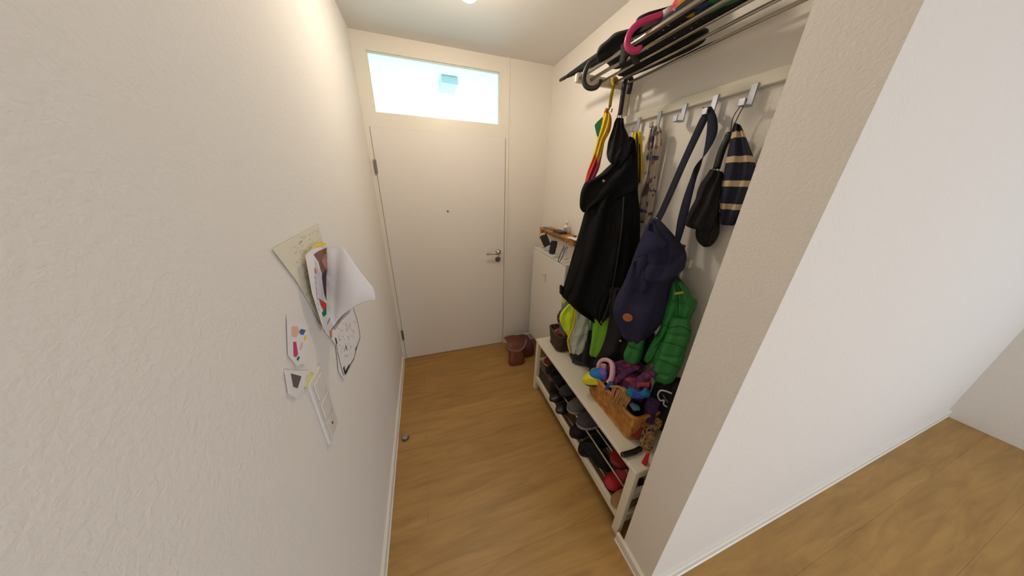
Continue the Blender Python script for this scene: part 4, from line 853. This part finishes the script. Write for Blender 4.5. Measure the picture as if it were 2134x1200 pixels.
# slipper and pink band
sp = root('child_slipper', (1.17, .955, .60), 'blue, yellow and purple child slipper on the corner of the rattan basket', 'slipper')
AP = Vector((1.165, .94, .62))
cloth('sole', [(1220, 790, 1264, 782, .6), (1216, 794, 1266, 788, 1), (1222, 800, 1262, 797, .9), (1232, 804, 1250, 803, .4)], AP, .030, M_plast, sp, fold=(0, 1, 0, 1), steps=16, sub=1, wr=.001)
cloth('toe_cap', [(1224, 778, 1236, 777, .5), (1217, 783, 1250, 781, .95), (1213, 789, 1262, 787, 1), (1216, 795, 1264, 794, 1), (1224, 798, 1252, 797, .6)], AP - Vector((.004, .004, -.0)), .031, M_yelf, sp, fold=(0, 1, 0, 1), steps=18, sub=1, wr=.002)
cloth('upper', [(1236, 770, 1252, 770, .5), (1230, 774, 1262, 776, .9), (1228, 779, 1264, 784, 1), (1240, 784, 1264, 789, .9)], AP + Vector((.008, -.008, .0)), .034, M_blue, sp, fold=(0, 1, 0, 1), steps=16, sub=1, wr=.002)
cloth('ankle', [(1248, 771, 1262, 771, .5), (1250, 776, 1266, 777, 1), (1256, 786, 1267, 790, .8)], AP + Vector((.012, -.028, 0)), .026, M_purp, sp, fold=(0, 1, 0, 1), steps=14, sub=1, wr=.002)
pk = root('fleece_headband', (1.21, .90, .66), 'pale pink fleece headband folded over behind the blue slipper', 'headband')
g = G(); path = [pp(1247, 773, 1.205), pp(1247, 760, 1.215), pp(1254, 751, 1.23), pp(1265, 750, 1.235), pp(1275, 757, 1.225), pp(1277, 772, 1.21), pp(1274, 789, 1.195), pp(1269, 796, 1.19)]
g.tube(spl(path, 44), [.008+.0085*min(1, i/26) for i in range(44)], 16, flat=(1, .8)); g.build('fleece_band', M_pinkf, pk, smooth=True)
g = G(); g.grid([[pp(1250+j*2.2, 757+i*2.4+ (j-3)**2*.3, 1.222) for j in range(7)] for i in range(8)]); g.build('band_inside', mat('pink fleece darkened for shade', rgb(206, 150, 156), .95), pk, smooth=True, solid=.006)  # inner side of the band, its shade put into a darker pink
g = G(); g.tube([pp(1270, 791, 1.185), pp(1272, 797, 1.183)], .007, 10); g.build('dark_red_lining', mat('dark red lining', rgb(120, 36, 60), .9), pk, smooth=True)
# dark rucksack at the near end with white cord
rs = root('dark_rucksack', (1.35, .62, .65), 'black rucksack with a pale looped cord squeezed against the wall corner', 'rucksack')
cloth('rucksack_body', [(1372, 786, 1420, 790, .5), (1362, 802, 1420, 802, 1), (1356, 820, 1415, 820, 1), (1352, 845, 1410, 845, 1), (1356, 870, 1400, 870, .9), (1366, 892, 1392, 892, .5)], (1.345, .63, .75), .04, mat('black rucksack nylon', rgb(20, 20, 24), .8, bump=(70, .3, .003)), rs, fold=(.012, 2, .2, 1), steps=36, sub=1, wr=.016, zmin=bt+.004)
Aw = Vector((1.275, .545, .8))
G().tube(spl([AD(u_, v_, Aw) for u_, v_ in ((1400, 820), (1388, 815), (1376, 814), (1371, 824), (1376, 834), (1384, 834), (1383, 842), (1390, 848))], 40), .0034, 8).build('pale_cord', M_cord, rs, smooth=True)
g = G(); g.tube(spl([AD(u_, v_, Aw) for u_, v_ in ((1382, 822), (1386, 830), (1392, 838))], 10), .006, 8, flat=(1, .4)); g.build('grey_strap', M_greyf, rs, smooth=True)
kh = rope('purple_hat', [pp(1350, 880, 1.262), pp(1354, 860, 1.268), pp(1360, 840, 1.27), pp(1362, 828, 1.28)], .028, mat('purple blue mottled wool', rgb(48, 34, 66), .95, vary=(40, rgb(80, 44, 90), .4, .65), bump=(140, .5, .004)), 'dark purple knitted sock shaped hat hanging over the basket end', 'hat', flat=(1, .8))
wh = root('boucle_scarf', (1.27, .58, bt), 'brown and cream boucle scarf lying by the basket next to the wall corner', 'scarf')
rope('scarf_roll', [Vector((1.225, .565, .525)), pp(1346, 925, 1.235), pp(1350, 905, 1.26), pp(1358, 890, 1.29), pp(1376, 872, 1.32)], .034, M_tweed, None, None, wh, lump=.5, zmin=bt+.002)
rope('scarf_roll', [pp(1334, 898, 1.24), pp(1348, 890, 1.27), pp(1362, 880, 1.30)], .024, M_tweed, None, None, wh, lump=.5, zmin=bt+.002)
rope('red_glove', [pp(1326, 915, 1.205), pp(1330, 900, 1.22), pp(1334, 886, 1.235)], .016, mat('rust red knit', rgb(140, 46, 40), .95, bump=(120, .4, .003)), 'rust red knitted glove wedged between basket and boucle scarf', 'glove', zmin=bt+.002)
g = G(); ca = [AZ(1295, 949, bt+.012), AZ(1308, 945, bt+.014), AZ(1324, 940, bt+.014), AZ(1336, 934, bt+.012)]
g.tube(spl([Vector((p.x, p.y, bt+.013)) for p in ca], 20), [.008, .0115]+[.0125]*16+[.0115, .008], 14); 
ec = root('glasses_case', (ca[1].x, ca[1].y, bt), 'slim black glasses case lying on the near end of the bench', 'case')
g.build('case_shell', mat('glossy black leatherette', rgb(18, 18, 20), .25), ec, smooth=True)
g = G(); g.tube(spl([Vector((p.x-.004, p.y-.010, bt+.016)) for p in ca], 20), .0012, 6); g.build('seam', M_steel, ec, smooth=True)
rm = cloth('red_mitten', [(1347, 944, 1354, 944, .5), (1341, 955, 1352, 955, 1), (1336, 966, 1349, 968, 1), (1338, 972, 1346, 976, .6)], (1.17, .525, .53), .014, M_redf, None, fold=(.002, 1, 0, 1), steps=18, sub=1, wr=.004, zmin=bt+.001)
tag(rm, 'bright red felt mitten at the near end of the bench', 'mitten')
# ------------------------------------------------------------------ shoes in the bench
def shoe(name, label, pos, ang, L, m_up, m_sole, cat='shoe', hgt=.07, tall=None, group=None, open_=.42, tilt=0.0, wid=.046, laces=None, sole_h=.016):
    t = root(name, pos, label, cat, group); P0 = Vector(pos)
    R = Matrix.Rotation(ang, 3, 'Z') @ Matrix.Rotation(tilt, 3, 'Y')
    def T(x, y, z): return P0 + R @ Vector((x, y, z))
    def half(s):                      # half width along the length, heel 0, toe 1
        return wid*(.80*min(1, (s/.10)**.5 if s < .1 else 1) + .22*math.exp(-((s-.68)/.2)**2))*(1 if s < .84 else max(.05, 1-((s-.84)/.16)**2)**.5)
    S = [0.004, .03, .08, .16, .26, .36, .46, .56, .66, .76, .84, .90, .95, .985, .998]
    g = G(); n = 20; rg = []
    for z, k_ in ((0, .94), (.003, 1), (sole_h-.003, 1), (sole_h, .96)):
        rg.append([T(s*L, half(s)*k_, z) for s in S] + [T(s*L, -half(s)*k_, z) for s in S[::-1]])
    g.rings(rg); g.build('sole', m_sole, t, bevel=0, smooth=False)
    rows = []; na = 17
    for s in S:
        w_ = half(s)*.97
        if tall: top = tall if s < .42 else max(hgt*.75, tall*(1-(s-.42)/.16)) if s < .58 else hgt*(.78-.3*(s-.58)/.42)
        else: top = hgt*(1-.25*s) if s < open_ else hgt*(.92-.55*max(0, (s-open_)/(1-open_))**1.3)
        row = []
        for j in range(na):
            a = PI*j/(na-1); y = math.cos(a); z = math.sin(a)
            yy = math.copysign(abs(y)**.75, y)*w_*(1-.12*z*(1 if not tall else .5)); row.append(T(s*L, yy, sole_h + (z**.85)*(top-sole_h)))
        rows.append(row)
    rows.append([T(L*1.002, 0, sole_h+.001)]*na); S2 = S + [1.0]
    rows.insert(0, [T(-.001, 0, sole_h+.001)]*na) if not tall else None
    if not tall: S2 = [0.0] + S2
    vs = [Vector(p) for r_ in rows for p in r_]; fs = []
    for i in range(len(S2)-1):
        for j in range(na-1):
            mid = abs(j+.5-(na-1)/2)/((na-1)/2)
            if (not tall) and S2[i] < open_ and S2[i] >= .03 and mid < .50: continue
            if tall and .03 <= S2[i] < .34 and mid < .42: continue
            fs.append((i*na+j, i*na+j+1, (i+1)*na+j+1, (i+1)*na+j))
    g = G().add(vs, fs); g.build('upper', m_up, t, smooth=True, solid=.004, sub=1)
    g = G(); g.prism([T(s*L, half(s)*.86, sole_h+.001) for s in S[1:-2]] + [T(s*L, -half(s)*.86, sole_h+.001) for s in S[1:-2][::-1]], (0, 0, .003)); g.build('insole', M_soleb, t)
    if laces:
        g = G()
        for q in range(4):
            s = open_+.03+q*.05; z = hgt*(.90-.10*q)
            g.tube([T(s*L, -wid*.38, z-.004), T(s*L+.004, 0, z+.003), T(s*L, wid*.38, z-.004)], .0018, 6)
        g.build('laces', laces, t, smooth=True)
    return t
zs = .290; zl = .135
A_ = math.pi
G1 = 'shoes on the upper rods of the bench'; G2 = 'shoes on the lower rods of the bench'
shoe('ankle_shoe', 'maroon suede shoe with beige sole at the door end of the bench', (1.36, 1.50, zs), A_, .21, M_mar, M_beige, hgt=.085, tall=.105, laces=M_beige)
shoe('trainer', 'black trainer on the upper rods beside the maroon shoe', (1.37, 1.405, zs), A_, .25, M_blk3, M_soleb, hgt=.08, laces=M_plast)
shoe('trainer', 'black trainer on the upper rods, second from the maroon shoe', (1.375, 1.30, zs), A_+.06, .25, M_blk3, M_soleb, hgt=.08, laces=M_plast)
shoe('slip_on_shoe', 'dark grey felt clog on the upper rods behind the black trainers', (1.365, 1.185, zs), A_+.05, .25, mat('dark grey felt', rgb(58, 56, 58), .95), M_soleb, hgt=.075, wid=.05)
shoe('slip_on_shoe', 'grey felt clog with pale sole, farther of the two by the rattan basket', (1.37, 1.045, zs), A_+.04, .272, M_greysh, M_soleg, hgt=.085, wid=.053, sole_h=.02)
shoe('slip_on_shoe', 'grey felt clog with pale sole, nearer of the two by the rattan basket', (1.37, .915, zs), A_-.02, .272, mat('charcoal felt shoe', rgb(62, 60, 62), .9), M_soleg, hgt=.085, wid=.053, sole_h=.02)
shoe('red_boot', 'red ankle boot on the lower rods at the near end of the bench', (1.325, .66, zl), A_+.1, .20, M_red, M_soleb, 'boot', hgt=.07, tall=.135, wid=.045)
shoe('red_boot', 'dark red ankle boot on the upper rods at the near end of the bench', (1.345, .67, zs), A_+.05, .20, mat('dark red rubber', rgb(140, 20, 30), .5), M_soleb, 'boot', hgt=.07, tall=.15, wid=.045)
shoe('tan_boot', 'tan suede ankle boot on the lower rods at the near end of the bench', (1.31, .572, zl), A_+.05, .21, M_tan, M_beige, 'boot', hgt=.07, tall=.115, wid=.038)
shoe('sandal', 'black buckled sandal on the lower rods under the grey clogs', (1.33, 1.19, zl), A_+.1, .23, M_plast, M_soleb, 'sandal', hgt=.06, wid=.042, laces=M_steel)
shoe('sandal', 'black buckled sandal on the lower rods nearer the door', (1.335, 1.29, zl), A_+.05, .23, M_plast, M_soleb, 'sandal', hgt=.06, wid=.042, laces=M_steel)
shoe('black_boot', 'black winter boot lying on the lower rods before the red boots', (1.33, .875, zl), A_+.1, .24, M_blk3, M_soleb, 'boot', hgt=.08, tall=.14, wid=.046)
shoe('black_boot', 'black winter boot on the lower rods beside the wire handled sack', (1.34, .985, zl), A_+.05, .24, M_blk2, M_soleb, 'boot', hgt=.08, tall=.13, wid=.046)
bx = root('shoe_box', (1.23, 1.45, zl), 'dark brown felt box on the lower rods at the door end of the bench', 'box')
G().box((1.133, 1.345, zl+.001), (1.36, 1.54, zl+.115)).build('box_body', M_brownb, bx, bevel=.006)
G().box((1.131, 1.343, zl+.1155), (1.362, 1.542, zl+.124)).build('lid', mat('taupe felt', rgb(110, 92, 72), .9), bx, bevel=.003)
bgx = root('black_sack', (1.16, .83, zl), 'black drawstring sack with thin loops hanging over the lower front rail', 'bag')
cloth('sack_body', [(1214, 926, 1232, 922, .5), (1222, 940, 1262, 945, 1), (1236, 960, 1276, 972, 1), (1248, 985, 1270, 992, .7)], (1.165, .76, .2), .018, M_blk3, bgx, fold=(.004, 2, 0, 1), steps=20, sub=1, wr=.006, zmin=zl+.002)
for k_, pth in enumerate((((1222, 947), (1216, 951), (1212, 945), (1213, 936), (1216, 932)), ((1216, 932), (1214, 926), (1221, 922), (1228, 928), (1230, 938), (1226, 946)))):
    G().tube(spl([AX(u_, v_, 1.098) for u_, v_ in pth], 24), .0016, 6).build('loop', M_plast, bgx, smooth=True)
# ------------------------------------------------------------------ leather bag on the floor
lb = root('leather_bag', (1.08, 1.95, 0), 'slumped brown leather bag on the floor beside the far end of the bench', 'bag')
def sack(name, rows, m, n=32, wr=.006, pw=.55, sub=1):
    g = G(); rg = []
    for i in range(22):
        cx_, cy_, z, hx, hy_ = cr(rows, i/21); ring = []
        for k_ in range(n):
            a = 2*PI*k_/n; c_, s_ = math.cos(a), math.sin(a)
            p = Vector((cx_+math.copysign(abs(c_)**pw, c_)*hx, cy_+math.copysign(abs(s_)**pw, s_)*hy_, z))
            q = noise.noise(p*16)*wr; ring.append(p + Vector((c_, s_, 0))*q)
        rg.append(ring)
    g.rings(rg); return g.build(name, m, lb, smooth=True, sub=sub, zmin=.001)
sack('bag_body', [(1.19, 2.09, 0, .105, .12), (1.19, 2.09, .05, .11, .125), (1.185, 2.09, .11, .105, .115), (1.18, 2.10, .145, .085, .09), (1.18, 2.10, .155, .04, .05)], M_leather2)
sack('front_pocket', [(1.07, 1.93, 0, .082, .05), (1.072, 1.94, .05, .078, .048), (1.078, 1.965, .10, .07, .045), (1.082, 1.985, .135, .06, .04), (1.084, 1.99, .142, .03, .02)], M_leather)
g = G(); rows = []
for i in range(12):
    t = i/11; rows.append([Vector((1.005+.155*j/8 + .01*t, 2.17 - .19*t, .165 + .02*math.sin(PI*t) - .045*t**2 - .012*((j-4)/4)**2)) for j in range(9)])
g.grid(rows); g.build('flap', M_leather, lb, smooth=True, solid=.006, sub=1)
g = G(); g.tube(spl([(1.00, 1.99, .155), (1.02, 1.955, .140), (1.08, 1.935, .128), (1.14, 1.95, .135), (1.185, 1.99, .16), (1.215, 2.04, .175)], 34), .0095, 10, flat=(1, .55)); g.build('carry_handle', M_strapg, lb, smooth=True)
# ------------------------------------------------------------------ door stop
ds = root('door_stop', (.064, 1.385, 0), 'small round steel door stop on the floor by the left wall', 'door stop')
G().lathe((.064, 1.385, 0), [(.0001, .0002), (.020, .0002), (.0215, .003), (.0215, .020), (.019, .025), (.0001, .026)], n=32).build('metal_body', M_steel, ds, smooth=False, bevel=.001)
G().lathe((.064, 1.385, 0), [(.0219, .006), (.0232, .007), (.0232, .015), (.0219, .016)], n=32).build('rubber_ring', M_gap, ds, smooth=True)
# ------------------------------------------------------------------ papers on the left wall
def ink(g, A_, B_, w_, lift=.0012, nrm=Vector((1, 0, 0))):
    A_ = Vector(A_); B_ = Vector(B_); d_ = (B_-A_); s_ = d_.cross(nrm).normalized()*w_
    g.add([A_-s_+nrm*lift, A_+s_+nrm*lift, B_+s_+nrm*lift, B_-s_+nrm*lift], [(0, 1, 2, 3)])
M_inkb = mat('grey brown pencil', rgb(150, 136, 126), .9); M_inkd = mat('dark ink', rgb(62, 52, 50), .9)
M_inkc = [mat('blue crayon', rgb(70, 96, 176), .9), mat('orange crayon', rgb(222, 140, 90), .9), mat('green crayon', rgb(20, 130, 80), .9), mat('red crayon', rgb(206, 70, 36), .9), mat('violet crayon', rgb(96, 80, 150), .9), mat('yellow crayon', rgb(240, 214, 20), .9), mat('pink crayon', rgb(206, 60, 120), .9), mat('brown crayon', rgb(132, 92, 74), .9)]
rp_ = random.Random(12)
ps = root('text_sheet', (.002, .87, 1.35), 'large sheet of faint handwriting pinned on the left wall behind the curling pages', 'paper')
g = G(); quad = [AX(566, 515, .003), AX(662, 467, .003), AX(677, 690, .003), AX(600, 545, .003)]
q_ = [Vector((.003, .765, 1.515)), Vector((.003, 1.005, 1.512)), Vector((.003, .845, 1.20)), Vector((.003, .775, 1.42))]
q_ = [Vector((.003, .70, 1.50)), Vector((.003, 1.005, 1.512)), Vector((.003, 1.0, 1.36)), Vector((.003, .838, 1.203)), Vector((.003, .76, 1.40))]
g.prism(q_, (.0012, 0, 0)); g.build('sheet', M_pap2, ps)
g = G()
for i in range(160):
    y = rp_.uniform(.78, .98); z = rp_.uniform(1.30, 1.50)
    if z < 1.20 + (.31/.17)*abs(y-.84)*.9: continue
    ink(g, (.0045, y, z), (.0045, y+rp_.uniform(.004, .014), z+rp_.uniform(-.004, .004)), .0005)
g.build('handwriting', M_inkb, ps)
# turned-out pages: a booklet hinged on the wall
bk = root('curled_pages', (.01, .90, 1.3), 'stack of drawings whose white back page curls out from the left wall', 'paper')
YH = .905
top_ = [(681, 515, .0), (690, 513, 0), (704, 512, 0), (716, 517, -.01), (728, 534, -.02), (748, 562, -.03), (768, 588, -.03), (778, 600, -.03), (783, 622, -.03)]
bot_ = [(681, 703, .0), (688, 697, 0), (695, 682, 0), (703, 668, -.01), (716, 655, -.02), (734, 643, -.03), (752, 633, -.03), (766, 628, -.03), (781, 625, -.03)]
rows = []
Tp = [cr(top_, i/23) for i in range(24)]; Bp = [cr(bot_, i/23) for i in range(24)]
for j in range(16):
    t = j/15; rows.append([AY(a[0]*(1-t)+b_[0]*t, a[1]*(1-t)+b_[1]*t, YH + a[2] - .02*math.sin(PI*t)*math.sin(PI*i/23)) for i, (a, b_) in enumerate(zip(Tp, Bp))])
G().grid(rows).build('white_back_page', M_pap, bk, smooth=True, solid=.0008)
# drawing pages seen edge on, left of the fold
def px_sheet(name, pts, x, m, parent, lift=0.0): 
    return G().prism([AX(u_, v_, x) for u_, v_ in pts], (.0012, 0, 0)).build(name, m, parent)
d1 = px_sheet('drawing_page', [(636, 532), (652, 516), (681, 513), (681, 697), (672, 680), (650, 610)], .022, M_pap, bk)
for (pts, x, m) in (([(645, 520), (662, 507), (680, 506), (676, 511), (662, 513)], .0245, M_inkc[5]),
                    ([(654, 530), (662, 524), (680, 516), (680, 600), (677, 590), (668, 560), (664, 545)], .0240, M_inkc[7]),
                    ([(670, 545), (676, 530), (680, 528), (680, 560), (675, 556)], .0256, mat('rose crayon', rgb(176, 120, 120), .9)),
                    ([(672, 575), (680, 562), (680, 626), (677, 612)], .0262, mat('aubergine crayon', rgb(72, 44, 64), .9)),
                    ([(665, 622), (680, 632), (680, 640), (674, 646), (668, 634)], .0240, M_inkc[3]),
                    ([(671, 652), (680, 638), (680, 655), (674, 660)], .0240, M_inkc[2]),
                    ([(655, 560), (658, 558), (660, 568), (657, 570)], .0240, M_inkc[1])):
    G().prism([AX(u_, v_, x) for u_, v_ in pts], (.0006, 0, 0)).build('crayon_mark', m, d1)
g = G()
for k_ in range(7):
    u0 = 655+k_*1.2; v0 = 575+k_*11; ink(g, AX(u0, v0, .0236), AX(u0+2, v0+7, .0236), .0009)
for k_ in range(5): ink(g, AX(656+k_*2.4, 540+k_*6, .0236), AX(659+k_*3.6, 620+k_*5, .0236), .0006)
g.build('pencil_lines', M_inkc[4], d1)
# ink drawing hanging lower right
dw = root('ink_drawing', (.002, 1.0, 1.08), 'white sheet with a tall scribbled outline drawing below the curled pages', 'paper')
sheet_px = [(676, 690), (690, 660), (712, 648), (738, 640), (751, 700), (738, 745), (724, 772), (716, 790), (706, 775), (700, 720), (690, 706)]
G().prism([AX(u_, v_, .004) for u_, v_ in sheet_px], (.0012, 0, 0)).build('sheet', M_pap, dw)
def pl(g, pts, wd=.0016, x=.0053):
    P_ = [AX(a, b_, x) for a, b_ in pts]
    for a, b_ in zip(P_, P_[1:]): ink(g, a, b_, wd)
g = G()
pl(g, [(736, 641), (741, 658), (746, 675), (749, 692), (750, 703), (747, 712), (743, 724), (740, 735), (737, 748), (728, 762), (719, 780)], .0020)
pl(g, [(698, 703), (700, 715), (704, 738), (709, 760), (716, 783)], .0016)
pl(g, [(690, 688), (697, 678), (706, 668), (716, 655), (730, 644)], .0012)
for a in (((715, 765), (718, 778)), ((717, 763), (719, 779)), ((728, 762), (719, 780)), ((727, 761), (718, 777)), ((720, 720), (722, 728)), ((699, 704), (702, 716)), ((740, 730), (743, 722))): pl(g, a, .0032)
for i in range(60):
    t = rp_.random(); s_ = rp_.random(); u0 = 703 + 42*s_ - 8*t*s_*2; v0 = 662 + 78*t + 4*s_
    if u0 > 746 - max(0, t-.5)*30 or u0 < 700+10*t: continue
    pl(g, [(u0, v0), (u0+rp_.uniform(-2.5, 1), v0+rp_.uniform(2, 6))], .0008)
g.build('ink_lines', M_inkd, dw)
g = G().prism([AX(u_, v_, .0053) for u_, v_ in ((706, 663), (733, 641), (728, 652), (712, 668), (698, 688), (694, 684))], (.0004, 0, 0)); g.build('grey_band', mat('soft grey', rgb(176, 168, 166), .9), dw)  # grey band along the upper edge of the sheet
G().prism([AX(u_, v_, .006) for u_, v_ in ((687, 689), (691, 688), (692, 703), (688, 704))], (.0006, 0, 0)).build('orange_sticker', M_inkc[1], dw)
# coloured child drawing low at the left and pale sheets
cd = root('crayon_drawing', (.002, .68, 1.26), 'small child drawing with a blue square and pink strokes low on the left wall', 'paper')
G().prism([AX(u_, v_, .003) for u_, v_ in ((597, 655), (617, 665), (639, 677), (641, 725), (636, 757), (617, 762), (600, 740))], (.0012, 0, 0)).build('sheet', M_pap, cd)
for pts, m in (([(623, 691), (628, 685), (637, 688), (632, 698), (626, 696)], M_inkc[0]), ([(608, 680), (620, 680), (624, 690), (618, 702), (608, 700)], mat('peach crayon', rgb(232, 186, 156), .9)), ([(633, 702), (638, 697), (638, 706), (635, 710)], M_inkc[5]),
               ([(611, 712), (617, 712), (621, 738), (617, 744), (612, 742)], M_inkc[6]), ([(624, 730), (626, 720), (629, 712), (631, 718), (628, 728)], mat('pale peach line', rgb(230, 190, 160), .9)), ([(618, 748), (622, 742), (625, 744), (621, 752)], M_inkc[2])):
    G().prism([AX(u_, v_, .0046) for u_, v_ in pts], (.0004, 0, 0)).build('crayon_mark', m, cd)
pc_ = root('photo_card', (.002, .60, 1.19), 'white card with a dark grey photo low on the left wall below the child drawing', 'card')
G().prism([AX(u_, v_, .003) for u_, v_ in ((592, 770), (617, 772), (646, 772), (638, 800), (617, 830), (600, 820))], (.0012, 0, 0)).build('card', M_pap, pc_)
G().prism([AX(u_, v_, .0044) for u_, v_ in ((606, 778), (617, 781), (628, 784), (620, 809), (611, 806))], (.0004, 0, 0)).build('photo', mat('dark grey photo', rgb(104, 92, 88), .7), pc_)
g = G(); g.prism([AX(u_, v_, .0035) for u_, v_ in ((636, 782), (646, 777), (654, 778), (640, 812), (636, 806))], (.0012, 0, 0)); tag(g.build('sticky_note', mat('pale yellow paper', rgb(228, 222, 160), .8)), 'small pale yellow sticky note above the light switches', 'note')
# light switches
sw = root('light_switch', (.0, .69, 1.03), 'white triple light switch frame on the left wall beneath the papers', 'light switch')
def yz(y0, y1, z0, z1, x0, x1, nm, m=M_cab, pr=sw, bv=.0015): return G().box((x0, y0, z0), (x1, y1, z1)).build(nm, m, pr, bevel=bv)
sy, sz = .652, .928
yz(sy, sy+.081, sz, sz+.222, .0005, .008, 'frame')
for k_ in range(3):
    z0 = sz+.013+k_*.071
    if k_ > 0:
        r_ = yz(sy+.013, sy+.068, z0, z0+.054, .0085, .0125, 'rocker')
    else:
        r_ = yz(sy+.013, sy+.068, z0, z0+.054, .0085, .0105, 'socket_insert')
        G().lathe((.0106, sy+.0405, z0+.027), [(.0001, 0), (.0035, 0), (.0035, .0012), (.0001, .0012)], axis=(1, 0, 0), n=16).build('brass_contact', mat('aged brass', rgb(120, 92, 50), .4, .9), r_)
